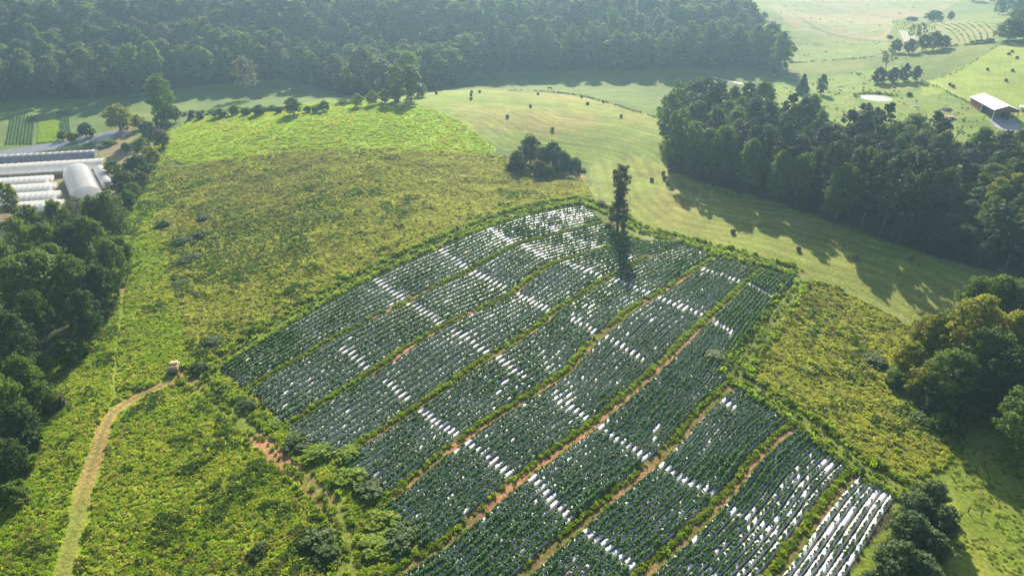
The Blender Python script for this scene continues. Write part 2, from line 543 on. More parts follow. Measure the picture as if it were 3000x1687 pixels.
zone('valley', 'valley_pasture', mixa(c3(.075, .125, .024), c3(.11, .16, .032), (f30 - .35) * 3))
zone('brownhill', 'far_hillside', mixa(c3(.22, .19, .085), c3(.17, .19, .07), (f30 - .4) * 4))
zone('midhill', 'far_hillside', mixa(c3(.12, .18, .042), c3(.165, .20, .055), (f30 - .4) * 4))
zone('farfield', 'far_field', mixa(c3(.20, .19, .09), c3(.14, .18, .06), (f8 - .4) * 4))
zone('yardmeadow', 'meadow', mixa(c3(.13, .20, .03), c3(.175, .215, .045), (f8 - .4) * 3))
zone('farhay', 'hay_field', mixa(c3(.22, .275, .045), c3(.185, .245, .04), (f30 - .4) * 4))
zone('nursery', 'yard', mixa(c3(.20, .19, .07), c3(.20, .15, .09), (f8 - .42) * 4))
# mown hay: swaths follow the field's edges
mow = np.array(W([(1352, 358), (1455, 431), (1735, 480), (1760, 590), (1880, 690), (2200, 765), (2560, 895), (2740, 990)]))
dm = np.full(len(xs), 50.0)
sel = near & (np.abs(xs) < 300) & (ys < 480)
dm[sel] = dline(xs[sel], ys[sel], mow)[0]
sw = .5 + .5 * np.sin((dm + (fbm(xs, ys, 25, 31, 2) - .5) * 6) * 2 * math.pi / 4.2)
sw2 = fbm(xs * .25 + ys * .9, dm * 1.0, 3.0, 33, 3)
hayc = mixa(c3(.165, .23, .034), c3(.235, .225, .058), (f30 - .34) * 2.6 + (f8 - .5) * .8)
hayc = hayc * (.85 + .2 * sw + .6 * (sw2 - .5))[:, None]
strip = np.clip((205 - ys) / 25 + (xs - 60) / 60, 0, 1)
hayc = mixa(hayc, c3(.20, .235, .045) * (.85 + .2 * sw)[:, None], np.clip(1.2 - dm / 16, 0, 1) * np.clip((xs - 20) / 25, 0, 1))
zone('hay', 'hay_field', hayc)
edge = np.clip(1 - np.abs(dm - 1.2) / 1.3, 0, 1)
zone('clover', 'clover_field', mixa(c3(.22, .36, .022), c3(.30, .40, .03), (f8 - .4) * 3))
zone('goldenrod', 'weedy_field', mixa(c3(.18, .20, .035), c3(.18, .15, .06), (f8 - .42) * 4))
zone('rightweeds', 'weedy_field', mixa(c3(.15, .165, .03), c3(.15, .12, .05), (f8 - .42) * 4))
zone('lush', 'rough_meadow', mixa(c3(.16, .24, .018), c3(.23, .27, .03), (f8 - .4) * 3))
zone('nearpasture', 'meadow', mixa(c3(.13, .18, .022), c3(.20, .23, .035), (f8 - .35) * 3))
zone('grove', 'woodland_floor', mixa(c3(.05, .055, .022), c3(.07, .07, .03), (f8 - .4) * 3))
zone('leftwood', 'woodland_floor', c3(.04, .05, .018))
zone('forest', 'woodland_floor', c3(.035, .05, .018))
crop_m = zone('crop', 'crop_field', mixa(c3(.085, .052, .032), c3(.06, .07, .022), (f3 - .42) * 5))
DIRT = c3(.35, .18, .10)
cs = near & (np.abs(xs) < 140) & (ys < 300)
ci = np.nonzero(cs)[0]
cx, cy = xs[ci], ys[ci]


def paint(ii, t, col):
    ALB[ii] = mixa(ALB[ii], col, t)


for k, L in enumerate(LANES):       # drive lanes: half grass, half bare red soil
    d, a = dline(cx, cy, L)
    inside = crop_m[ci]
    paint(ci, np.clip(2.3 - d, 0, 1) * inside, mixa(c3(.12, .12, .03), c3(.20, .13, .06), (f3[ci] - .3) * 3))
    L2 = L.copy()
    nrm = np.gradient(L, axis=0); nrm /= np.hypot(*nrm.T)[:, None]
    d2, a2 = dline(cx, cy, L + np.c_[nrm[:, 1], -nrm[:, 0]] * .75)
    patch = fbm(a2, 0 * a2 + k * 50, 16, 41 + k, 3)
    paint(ci, np.clip(1.7 - d2 * 1.2, 0, 1) * inside * np.clip((patch - .46) * 8, 0, 1), DIRT)
for key, hw, gauge, col, thr in (('track', .42, .80, DIRT * 1.05, .10), ('sidetrack', .8, .9, DIRT * .8, .60), ('lanetrack', .3, .8, c3(.12, .15, .03), .5), ('rightlane', .6, .9, c3(.16, .19, .04), .2), ('topedge', .5, .9, c3(.15, .16, .035), .3)):
    L = PATHS[key]
    d, a = dline(cx, cy, L)
    paint(ci, np.clip(((1.5 if key == 'track' else 2.5) - d) * .8, 0, 1) * (.35 if key == 'lanetrack' else .8), c3(.145, .165, .035) if key != 'track' else c3(.15, .175, .04))
    wear = fbm(a, 0 * a, 20, 51, 3) + .25 * (f3[ci] - .5)
    fade = np.clip((wear - thr) * 5, 0, 1)
    if key == 'track': fade = fade * np.clip((48 - a) / 12, 0.25, 1)
    paint(ci, np.clip(1.3 - np.abs(d - gauge) / hw, 0, 1) * fade, col)
for px, py, r in ((770, 1300, 3.4), (800, 1335, 2.6), (850, 1360, 2.5), (362, 832, 2.2), (355, 850, 2.0), (540, 1108, 2.5), (1690, 520, 4), (1660, 520, 3.5)):
    c = P1(px, py)
    q = np.hypot(cx - c[0], (cy - c[1]) * .8) / r + (f3[ci] - .5) * 1.2
    paint(ci, np.clip((1 - q) * 3, 0, 1), DIRT)
for L, hw, col in (([(2270,-10),(2310,30),(2345,55),(2390,85),(2450,105),(2530,118),(2605,122)], 1.6, c3(.09, .13, .035)), ([(2300,62),(2420,112),(2520,126),(2600,128)], 1.2, c3(.22, .21, .09)), ([(2340,8),(2450,25),(2600,50),(2700,68)], 1.6, c3(.09, .12, .04)),
                   ([(2700,238),(2660,262),(2560,252),(2430,262),(2300,300)], .7, c3(.22, .19, .08)), ([(2610,150),(2560,166),(2480,174),(2290,184)], 1.4, c3(.07, .10, .03)), ([(2480,0),(2560,30),(2700,50)], 1.5, c3(.25, .22, .10))):
    fi = np.nonzero(near & (ys > 280) & (ys < 900) & (xs > 80))[0]
    d, a = dline(xs[fi], ys[fi], resample(W(L), step=4, smooth=2))
    paint(fi, np.clip(1.5 - d / hw / 1.6, 0, 1) * np.clip(fbm(a, 0 * a, 30, 57, 2) * 3 - .5, 0, 1) * .8, col)
# the foot of the mown hay: a pale uncut line along the weeds
paint(np.arange(len(xs)), edge * np.clip((xs - 20) / 25, 0, 1) * .7, c3(.24, .26, .10))
for key, nm, r in (('track', 'dirt_track', 1.7), ('sidetrack', 'farm_track', 1.7), ('rightlane', 'grass_lane', 1.8), ('topedge', 'grass_lane', 1.6)):
    NAMES.append(nm) if nm not in NAMES else None
    ZID[ci[dline(cx, cy, PATHS[key])[0] < r]] = NAMES.index(nm)
NAMES.append('drive_lane')
for L in LANES: ZID[ci[(dline(cx, cy, L)[0] < 1.6) & crop_m[ci]]] = NAMES.index('drive_lane')
GM = groundmat()
# one sheet, cut along the field boundaries into its fields
nx, ny = len(GX), len(GY)
jj, ii = np.meshgrid(np.arange(ny - 1), np.arange(nx - 1), indexing='ij')
q00 = (jj * nx + ii).ravel()
FQ = np.c_[q00, q00 + 1, q00 + nx + 1, q00 + nx]
FZ = ZID[q00]
VZ = np.c_[xs, ys, GZ.ravel()]
KINDLAB = {}
for k, nm in enumerate(NAMES):
    f = FQ[FZ == k]
    if not len(f): continue
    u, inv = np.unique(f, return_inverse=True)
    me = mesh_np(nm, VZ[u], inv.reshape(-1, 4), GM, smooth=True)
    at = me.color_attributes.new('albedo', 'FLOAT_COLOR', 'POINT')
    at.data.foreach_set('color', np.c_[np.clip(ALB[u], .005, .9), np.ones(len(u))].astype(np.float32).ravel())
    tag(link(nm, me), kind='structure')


def draped(name, poly, m, step=.6, off=.04, label=None, cat=None, kind=None, rough=1.0):
    p = np.asarray(poly)[:, :2]
    gx = np.arange(p[:, 0].min() - step, p[:, 0].max() + step, step)
    gy = np.arange(p[:, 1].min() - step, p[:, 1].max() + step, step)
    X, Y = np.meshgrid(gx, gy)
    w = (fbm(X, Y, 3, 61, 2) - .5) * 2 * rough
    ins = inpoly((X + step / 2 + w).ravel(), (Y + step / 2 + w).ravel(), p).reshape(X.shape)
    n = len(gx)
    q = (np.arange(len(gy) - 1)[:, None] * n + np.arange(n - 1)[None]).ravel()
    q = q[ins[:-1, :-1].ravel()]
    f = np.c_[q, q + 1, q + n + 1, q + n]
    V = np.c_[X.ravel(), Y.ravel(), H(X, Y).ravel() + off]
    u, inv = np.unique(f, return_inverse=True)
    return tag(link(name, mesh_np(name, V[u], inv.reshape(-1, 4), m, True)), label, cat, None, kind)


def ribbon(xy, hw, prof_off, prof_h):
    """Quads of a strip along xy with the given cross profile (offsets across, heights over the ground)."""
    xy = np.asarray(xy)
    t = np.gradient(xy, axis=0); t /= np.hypot(*t.T)[:, None] + 1e-9
    nrm = np.c_[-t[:, 1], t[:, 0]]
    po = np.asarray(prof_off)
    P = xy[:, None, :] + nrm[:, None, :] * (po[None, :, None] * (np.asarray(hw)[:, None, None] if hasattr(hw, '__len__') else hw))
    z = H(P[..., 0], P[..., 1]) + np.asarray(prof_h)[None]
    V = np.concatenate([P, z[..., None]], -1).reshape(-1, 3)
    k = len(po)
    q = (np.arange(len(xy) - 1)[:, None] * k + np.arange(k - 1)[None]).ravel()
    return V, np.c_[q, q + k, q + k + 1, q + 1]
# ------------------------------------------------------------------ foliage templates
def cloud(rng, C, rad, n, size, up=.35, flat=.85, low=-.55):
    """Leaf sprays over a set of lobes: every face a small diamond turned mostly outwards."""
    C, rad = np.asarray(C, float), np.asarray(rad, float)
    p = rad ** 2 / (rad ** 2).sum()
    k = rng.choice(len(C), n, p=p)
    d = rng.normal(size=(n, 3)); d /= np.linalg.norm(d, axis=1)[:, None]
    bad = d[:, 2] < low
    d[bad, 2] *= -1
    r = rad[k] * rng.uniform(.62, 1.08, n) ** .6
    pos = C[k] + d * r[:, None] * np.array([1, 1, flat])
    nn = d * .75 + rng.normal(size=(n, 3)) * .55 + np.array([0, 0, up])
    nn /= np.linalg.norm(nn, axis=1)[:, None]
    a = np.cross(nn, rng.normal(size=(n, 3))); a /= np.linalg.norm(a, axis=1)[:, None] + 1e-9
    b = np.cross(nn, a)
    s = size * rng.uniform(.55, 1.25, n)[:, None]
    V = np.stack([pos + a * s, pos + b * s * .62, pos - a * s * .9, pos - b * s * .62], 1).reshape(-1, 3)
    return V


def quads(V): return np.arange(len(V)).reshape(-1, 4)


def lobes(rng, n, h0, h1, R, prof, rmin, rmax, zs=.9):
    out, rr = [], []
    for i in range(n):
        t = (i + rng.uniform(0, 1)) / n
        t = t ** zs
        w = R * prof(t)
        rad = rng.uniform(rmin, rmax)
        a = i * 2.39996 + rng.uniform(-.5, .5)
        q = max(0.0, w - rad * .75) * math.sqrt(rng.uniform(.25, 1.0))
        out.append((math.cos(a) * q, math.sin(a) * q, h0 + (h1 - h0) * t))
        rr.append(min(rad, max(.5, w)))
    return np.array(out), np.array(rr)


def trunk_mb(rng, h, r0, C=None, limbs=6, lean=.03):
    mb = MB()
    pth = [Vector((rng.normal() * lean * h * t, rng.normal() * lean * h * t, h * t)) for t in (0, .2, .45, .7, 1)]
    pth[0] = Vector((0, 0, -.6))
    mb.tube(pth, [r0 * 1.35, r0, r0 * .8, r0 * .5, r0 * .18], 8)
    if C is not None:
        for c in C[rng.choice(len(C), min(limbs, len(C)), replace=False)]:
            c = Vector(c)
            z0 = min(max(c.z - .45 * math.hypot(c.x, c.y) - 1.0, h * .25), h * .85)
            t = z0 / h
            i = min(3, int(np.searchsorted([.2, .45, .7, 1], t)))
            s = pth[i].lerp(pth[i + 1], .5); s.z = z0
            mid = s.lerp(c, .55) + Vector((0, 0, -.3))
            mb.tube([s, mid, c], [r0 * .38, r0 * .25, r0 * .08], 6)
    return mb


BARK = plain('bark', (.085, .065, .05), (.16, .135, .11), .9, .1, 3, bump=.4)
BARKP = plain('pale_bark', (.22, .19, .16), (.13, .11, .09), .9, .1, 3, bump=.4)
LEAF = {
    'oak': leafmat('leaves_oak', (.075, .135, .019), (.140, .200, .030), .42),
    'lime': leafmat('leaves_bright', (.10, .17, .016), (.19, .235, .026), .44),
    'olive': leafmat('leaves_yellowing', (.17, .20, .018), (.31, .285, .025), .46),
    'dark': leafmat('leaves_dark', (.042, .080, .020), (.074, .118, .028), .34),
    'pine': leafmat('needles_pine', (.045, .078, .030), (.075, .105, .036), .24),
    'cedar': leafmat('needles_cedar', (.034, .062, .030), (.055, .085, .038), .2),
    'tan': leafmat('leaves_browning', (.165, .145, .075), (.13, .14, .055), .32),
    'wood': leafmat('leaves_wood', (.070, .122, .030), (.130, .178, .046), .44, c3=(.140, .155, .05)),
    'ivy': leafmat('leaves_ivy', (.055, .070, .024), (.085, .095, .032), .25),
}
LEAF['spruce'] = leafmat('needles_feathery', (.075, .120, .050), (.130, .180, .065), .34)
TPL = {}      # kind -> list of (crown mesh, trunk mesh, height, width)


def template(kind, i, n, size, h, w, h0, nl, prof, rmin, rmax, leaf, r0, up=.35, flat=.85, zs=.9, limbs=6, bark=None, low=-.55, th=.92, sub=7):
    rng = np.random.default_rng(hash_seed(kind, i))
    C, rr = lobes(rng, nl, h0, h - rmax * .6, w / 2, prof, rmin, rmax, zs)
    if sub:      # every lobe carries smaller clumps, so light and dark alternate over the crown
        d = rng.normal(size=(len(C) * sub, 3)); d /= np.linalg.norm(d, axis=1)[:, None]
        d[:, 2] = np.where(d[:, 2] < -.4, -d[:, 2], d[:, 2])
        Ck, rk = np.repeat(C, sub, 0), np.repeat(rr, sub)
        C2 = Ck + d * (rk * rng.uniform(.55, 1.0, len(rk)))[:, None] * np.array([1, 1, flat])
        r2 = rk * rng.uniform(.24, .46, len(rk))
        V = cloud(rng, np.concatenate([C2, C]), np.concatenate([r2, rr * .55]), n, size, up, .8, -.75)
    else:
        V = cloud(rng, C, rr, n, size, up, flat, low)
    V[:, 2] = np.maximum(V[:, 2], .05)
    me = mesh_np(kind + '_crown', V, quads(V), LEAF[leaf])
    tm = trunk_mb(rng, h * th, r0, C, limbs).mesh(kind + '_trunk', bark or BARK)
    TPL.setdefault(kind, []).append((me, tm, h, w))


def hash_seed(s, i): return sum(ord(c) * (k + 3) for k, c in enumerate(s)) + i * 101


dome = lambda t: math.sqrt(max(.05, 1 - (2 * t - .75) ** 2 * .62)) if t > .3 else .72 + t
ball = lambda t: math.sqrt(max(.08, 1 - (1.7 * t - .7) ** 2))
cone = lambda t: max(.12, 1.02 - t * .95)
flatp = lambda t: .55 + .5 * math.sin(math.pi * min(1, t * 1.05))
colm = lambda t: .74 + .20 * math.sin(t * 9.0 + .6) + .1 * (t < .35) - .25 * (t > .93)
spire = lambda t: max(.15, (1 - t) ** .75)
for i in range(4):
    template('broadleaf_tree', i, 12500, .29, 19, 12.5, 3.0, 40, dome, 1.5, 2.8, 'oak', .34)
for i in range(4):
    template('wood_tree', i, 7500, .42, 21, 14, 2.6, 30, dome, 1.7, 3.2, 'wood', .3, limbs=3, sub=5)
for i in range(3):
    template('round_tree', i, 8500, .25, 10, 10, 1.4, 30, ball, 1.1, 2.0, 'oak', .28)
for i in range(3):
    template('pine_tree', i, 6500, .30, 20, 8.0, 6.5, 30, flatp, .9, 1.7, 'pine', .26, .5, .55, limbs=14)
for i in range(2):
    template('cedar_tree', i, 4200, .24, 8, 5.4, .5, 40, cone, .6, 1.0, 'cedar', .18, .2, .9, 1.0, limbs=2, sub=0)
for i in range(2):
    template('round_cedar', i, 6500, .20, 7.5, 6.2, .7, 30, ball, .8, 1.4, 'cedar', .18, .3, 1.0, 1.0, limbs=2, sub=5)
for i in range(3):
    template('shrub', i, 2600, .22, 3.4, 4.4, .5, 20, ball, .55, 1.0, 'lime', .10, limbs=5)
for i in range(2):
    template('slender_tree', i, 3600, .32, 13, 5.6, 1.8, 26, lambda t: .5 + .5 * math.sin(math.pi * (t * .8 + .12)), .8, 1.5, 'lime', .18, limbs=5)
template('airy_tree', 0, 1900, .30, 13, 9.5, 4.5, 30, dome, .9, 1.5, 'oak', .22, limbs=22, bark=BARKP)
template('airy_tree', 1, 2600, .32, 15, 10, 4.0, 34, dome, .9, 1.6, 'oak', .22, limbs=22)
template('ivy_tree', 0, 11000, .22, 22.5, 6.0, 3.2, 84, colm, .95, 1.5, 'ivy', .30, -.1, 1.1, 1.0, limbs=18, th=.96, sub=3)
template('thin_pine', 0, 1100, .32, 13, 5.6, 9.6, 9, flatp, .6, 1.2, 'pine', .17, .5, .5, limbs=8)
# a leafless tree
rng = np.random.default_rng(5)
mb = MB()
mb.tube([(0, 0, -.5), (.6, 0, 2.5), (1.8, .2, 5), (3.2, .3, 7.6)], [.28, .2, .13, .03], 7)
for k in range(34):
    t = rng.uniform(.25, .95); b0 = Vector((3.2 * t ** 1.6, .2 * t, 7.6 * t))
    d = Vector((rng.normal() * .8 + .5, rng.normal() * .8, rng.uniform(.5, 1.4))) * rng.uniform(.9, 2.2)
    mb.tube([b0, b0 + d * .5 + Vector((0, 0, -.1)), b0 + d], [.055, .04, .015], 5)
DEADM = mb.mesh('dead_tree', plain('dead_wood', (.30, .24, .21), (.20, .16, .14), .9, .1))

VAR = {}


def matvar(m, name):
    return m


def tree(kind, p, h, w=None, label=None, cat='tree', group=None, leaf=None, var=None, rz=None, name=None, parts=True, lean=0.0):
    ts = TPL[kind]
    cm, tm, th, tw = ts[(R.integers(len(ts)) if var is None else var) % len(ts)]
    w = w or tw * h / th
    o = empty(name or kind, p, label, cat, group, R.uniform(0, 6.28) if rz is None else rz)
    o.location.z -= .1
    o.scale = (w / tw, w / tw, h / th)
    if lean: o.rotation_euler = (R.normal() * lean, R.normal() * lean, o.rotation_euler.z)
    c = link('crown', cm, o)
    if leaf:
        c.material_slots[0].link = 'OBJECT'
        c.material_slots[0].material = LEAF[leaf]
    if tm: link('trunk', tm, o)
    return o


# ------------------------------------------------------------------ scattered ground cover (instances over points, one object each)
TCOL = {}


def tuft_template(key, n, size, rad, h, leaf, up=.3, flat=1.0, nl=7, tall=0):
    rng = np.random.default_rng(hash_seed(key, 1))
    C, rr = lobes(rng, nl, h * .25, h * .8, rad, lambda t: 1 - .45 * t, rad * .35, rad * .6)
    V = cloud(rng, C, rr, n, size, up, flat, -.3)
    if tall:
        k = rng.integers(0, len(C), tall)
        b0 = np.c_[C[k, :2] + rng.normal(size=(tall, 2)) * rad * .4, np.full(tall, h * .4)]
        tip = b0 + np.c_[rng.normal(size=(tall, 2)) * .12 * h, rng.uniform(.5, .9, tall) * h]
        sd = np.c_[rng.normal(size=(tall, 2)), np.zeros(tall)] * .05
        V = np.concatenate([V, np.stack([b0 + sd, tip + sd * 1.6, tip - sd * 1.6, b0 - sd], 1).reshape(-1, 3)])
    V[:, 2] = np.maximum(V[:, 2], .02)
    return bpy.data.objects.new(key, mesh_np(key, V, quads(V), leaf))


LEAF['weedg'] = leafmat('weeds_green', (.19, .29, .022), (.29, .36, .032), .54, nscale=.18, rough=.6, spec=.2)
LEAF['weedy'] = leafmat('weeds_yellow', (.31, .315, .048), (.40, .38, .085), .54, nscale=.15, rough=.6, spec=.2)
LEAF['weedd'] = leafmat('weeds_dark', (.055, .11, .018), (.09, .14, .024), .38, nscale=.2, rough=.6, spec=.25)
LEAF['weedb'] = leafmat('weeds_brown', (.21, .185, .075), (.27, .25, .095), .45, nscale=.2, rough=.7, spec=.15)
LEAF['weedp'] = leafmat('weeds_pale', (.40, .37, .17), (.34, .35, .12), .5, nscale=.2, rough=.7, spec=.15)
LEAF['clover'] = leafmat('clover_leaves', (.29, .42, .022), (.40, .47, .035), .56, nscale=.15, rough=.6, spec=.2)
LEAF['crop'] = leafmat('crop_leaves', (.055, .155, .032), (.10, .22, .040), .42, nscale=.6, rough=.45, spec=.35)
LEAF['grassg'] = leafmat('lane_grass', (.15, .215, .026), (.22, .26, .04), .46, nscale=.3, rough=.6, spec=.2)
TUFT = {
    'green': [tuft_template('tuft_green_%d' % i, 170, .085, .78, .70, LEAF['weedg'], tall=40) for i in range(2)],
    'yellow': [tuft_template('tuft_yellow_%d' % i, 150, .08, .78, .72, LEAF['weedy'], tall=60) for i in range(2)],
    'dark': [tuft_template('tuft_dark_%d' % i, 170, .11, .85, .95, LEAF['weedd'], tall=20) for i in range(2)],
    'brown': [tuft_template('tuft_brown_%d' % i, 110, .08, .75, .85, LEAF['weedb'], tall=80) for i in range(2)],
    'pale': [tuft_template('tuft_pale_%d' % i, 110, .075, .78, .72, LEAF['weedp'], tall=90) for i in range(2)],
    'clover': [tuft_template('tuft_clover_%d' % i, 150, .08, .75, .36, LEAF['clover'], tall=20) for i in range(2)],
    'grass': [tuft_template('tuft_grass_%d' % i, 90, .07, .6, .36, LEAF['grassg'], tall=50) for i in range(2)],
    'crop': [tuft_template('plant_crop_%d' % i, 130, .14, .50, .78, LEAF['crop'], up=.5, nl=7) for i in range(3)],
    'wood': [bpy.data.objects.new('wood_%d' % i, t[0]) for i, t in enumerate(TPL['wood_tree'])],
}


def scatter(name, keys, P, key_idx, scl, rz, label, cat, kind='stuff', tilt=0.0):
    """One object: templates instanced on points. key_idx picks among keys (each key may have variants)."""
    c = bpy.data.collections.new(name + '_set')
    tmpl, first = [], []
    for k in keys:
        first.append(len(tmpl))
        tmpl += TUFT[k]
    obs = []
    for i, o in enumerate(tmpl):
        q = bpy.data.objects.new('%s_%03d' % (name, i), o.data)
        c.objects.link(q); obs.append(q)
    n = len(P)
    cnt = np.array([len(TUFT[k]) for k in keys])
    idx = np.array(first)[key_idx] + R.integers(0, 1000, n) % cnt[key_idx]
    me = bpy.data.meshes.new(name)
    me.vertices.add(n)
    me.vertices.foreach_set('co', np.asarray(P, np.float32).ravel())
    a = me.attributes.new('pick', 'INT', 'POINT'); a.data.foreach_set('value', idx.astype(np.int32))
    scl = np.asarray(scl, float)
    s3 = scl if scl.ndim == 2 else np.repeat(scl[:, None], 3, 1)
    a = me.attributes.new('scl', 'FLOAT_VECTOR', 'POINT'); a.data.foreach_set('vector', s3.astype(np.float32).ravel())
    r3 = np.c_[R.normal(size=(n, 2)) * tilt, rz]
    a = me.attributes.new('rot', 'FLOAT_VECTOR', 'POINT'); a.data.foreach_set('vector', r3.astype(np.float32).ravel())
    o = link(name, me)
    ng = bpy.data.node_groups.new(name + '_nodes', 'GeometryNodeTree')
    ng.interface.new_socket('Geometry', in_out='INPUT', socket_type='NodeSocketGeometry')
    ng.interface.new_socket('Geometry', in_out='OUTPUT', socket_type='NodeSocketGeometry')
    nd = lambda t: ng.nodes.new(t)
    gi, go, ip, ci_ = nd('NodeGroupInput'), nd('NodeGroupOutput'), nd('GeometryNodeInstanceOnPoints'), nd('GeometryNodeCollectionInfo')
    ci_.inputs['Collection'].default_value = c
    ci_.inputs['Separate Children'].default_value = True
    ci_.inputs['Reset Children'].default_value = True
    ip.inputs['Pick Instance'].default_value = True

    def attr(nm, t):
        q = nd('GeometryNodeInputNamedAttribute'); q.data_type = t; q.inputs['Name'].default_value = nm
        return q.outputs['Attribute']
    e2r = nd('FunctionNodeEulerToRotation')
    L = ng.links.new
    L(gi.outputs[0], ip.inputs['Points']); L(ci_.outputs[0], ip.inputs['Instance'])
    L(attr('pick', 'INT'), ip.inputs['Instance Index'])
    L(attr('rot', 'FLOAT_VECTOR'), e2r.inputs[0]); L(e2r.outputs[0], ip.inputs['Rotation'])
    L(attr('scl', 'FLOAT_VECTOR'), ip.inputs['Scale'])
    L(ip.outputs[0], go.inputs[0])
    md = o.modifiers.new('spread', 'NODES'); md.node_group = ng
    return tag(o, label, cat, None, kind)


def fill(poly, dens, rng=R):
    p = np.asarray(poly)[:, :2]
    lo, hi = p.min(0), p.max(0)
    n = int((hi[0] - lo[0]) * (hi[1] - lo[1]) * dens)
    q = rng.uniform(lo, hi, (n, 2))
    return q[inpoly(q[:, 0], q[:, 1], p)]


def onground(q): return np.c_[q, H(q[:, 0], q[:, 1])]


def inview(P, m=150, ymax=1687 + 120):
    d = np.asarray(P) - CAM
    dep = d[:, 1] * CP - d[:, 2] * SP
    v = -(d[:, 1] * SP + d[:, 2] * CP) / dep
    u = d[:, 0] / dep
    px, py = 1500 + u * F3, 843.5 + v * F3
    return (dep > 0) & (px > -m) & (px < 3000 + m) & (py < ymax), px, py
# ------------------------------------------------------------------ plastic mulch strips and crop plants
def mulchmat():
    m, nt, out = newmat('white_plastic_mulch')
    L = nt.links.new
    geo = N(nt, 'NewGeometry')
    p = N(nt, 'BsdfPrincipled', Roughness=.36)
    p.inputs['Specular IOR Level'].default_value = .5
    n1 = N(nt, 'TexNoise', Scale=1.1, Detail=5.0, Roughness=.7)
    n2 = N(nt, 'TexNoise', Scale=6.0, Detail=3.0)
    L(geo.outputs['Position'], n1.inputs['Vector']); L(geo.outputs['Position'], n2.inputs['Vector'])
    mr = N(nt, 'MapRange'); mr.inputs[1].default_value = .42; mr.inputs[2].default_value = .72
    L(n1.outputs['Fac'], mr.inputs[0])
    col = mixc(nt, mr.outputs[0], (.64, .65, .67), (.42, .37, .31))
    L(col, p.inputs['Base Color'])
    b = N(nt, 'Bump', Strength=.6, Distance=.08)
    L(n2.outputs['Fac'], b.inputs['Height']); L(b.outputs[0], p.inputs['Normal'])
    L(p.outputs[0], out.inputs[0])
    return m


MULCH = mulchmat()
_z5 = lambda x, y: (1000 + x / 2.415, 500 + y / 2.415)
_z2 = lambda x, y: (1000 + x / 2.415, 1087 + y / 2.415)
_z6 = lambda x, y: (2000 + x / 2.415, 500 + y / 2.415)
_z3 = lambda x, y: (2000 + x / 2.415, 1087 + y / 2.415)
GAPS = [(_z5, 225, 755, 430, 905), (_z5, 690, 550, 890, 695), (_z5, 1030, 405, 1200, 505), (_z5, 1330, 340, 1570, 448), (_z5, 485, 935, 720, 1085), (_z5, 940, 715, 1150, 832), (_z5, 1295, 535, 1490, 645),
        (_z5, 1605, 460, 1850, 548), (_z5, 845, 1165, 1035, 1290), (_z5, 1235, 875, 1490, 1005), (_z5, 1585, 650, 1845, 755), (_z5, 15, 1265, 170, 1390), (_z5, 1635, 1055, 1815, 1155), (_z5, 1095, 1315, 1280, 1449),
        (_z5, 1910, 765, 2180, 875), (_z5, 1885, 1185, 2110, 1330), (_z5, 2240, 895, 2415, 985), (_z2, 335, 85, 460, 195), (_z2, 585, 295, 830, 460), (_z2, 890, 510, 1210, 740), (_z2, 1590, 235, 1750, 355), (_z2, 1330, 735, 1610, 1045),
        (_z2, 1825, 395, 2150, 605), (_z2, 1690, 1105, 2040, 1355), (_z2, 2265, 675, 2415, 770), (_z6, 120, 695, 420, 795), (_z6, 490, 815, 620, 890), (_z6, 210, 1065, 335, 1145), (_z6, 15, 965, 130, 1035),
        (_z3, 0, 765, 225, 875), (_z3, 350, 985, 660, 1140), (_z3, 260, 190, 360, 265), (_z3, 20, 1130, 75, 1200)]
GSEG = [W([f(a - .05 * (c - a), b - .05 * (d - b)), f(c + .05 * (c - a), d + .05 * (d - b))])[:, :2] for f, a, b, c, d in GAPS]
SPARSE = [(1650, 624, 85, 20, .22), (1480, 702, 50, 26, .5), (1650, 1162, 42, 46, .35), (1620, 1060, 36, 46, .5), (1704, 900, 50, 45, .6), (1343, 978, 55, 26, .55), (1621, 1465, 110, 60, .62), (2207, 1545, 60, 50, .65),
          (1740, 780, 45, 20, .6), (2350, 1600, 60, 70, .72), (1860, 1330, 35, 25, .5), (1750, 980, 40, 30, .6), (2420, 1370, 25, 22, .35), (1200, 1610, 40, 30, .4)]
SPW = [(P1(x, y)[:2], np.hypot(*(P1(x + rx, y) - P1(x - rx, y))[:2]) / 2, np.hypot(*(P1(x, y + ry) - P1(x, y - ry))[:2]) / 2, pr) for x, y, rx, ry, pr in SPARSE]
BLN = ['beside the goldenrod field', 'just below the topmost drive lane', 'third down from the goldenrod field', 'across the middle of the slope', 'whose far end meets the hay strip', 'along the weedy east bank', 'just inside the grassy corner bend', 'beside the bright bare beds', 'of bright bare beds at the evergreen corner']
plant_p, plant_s = [], []
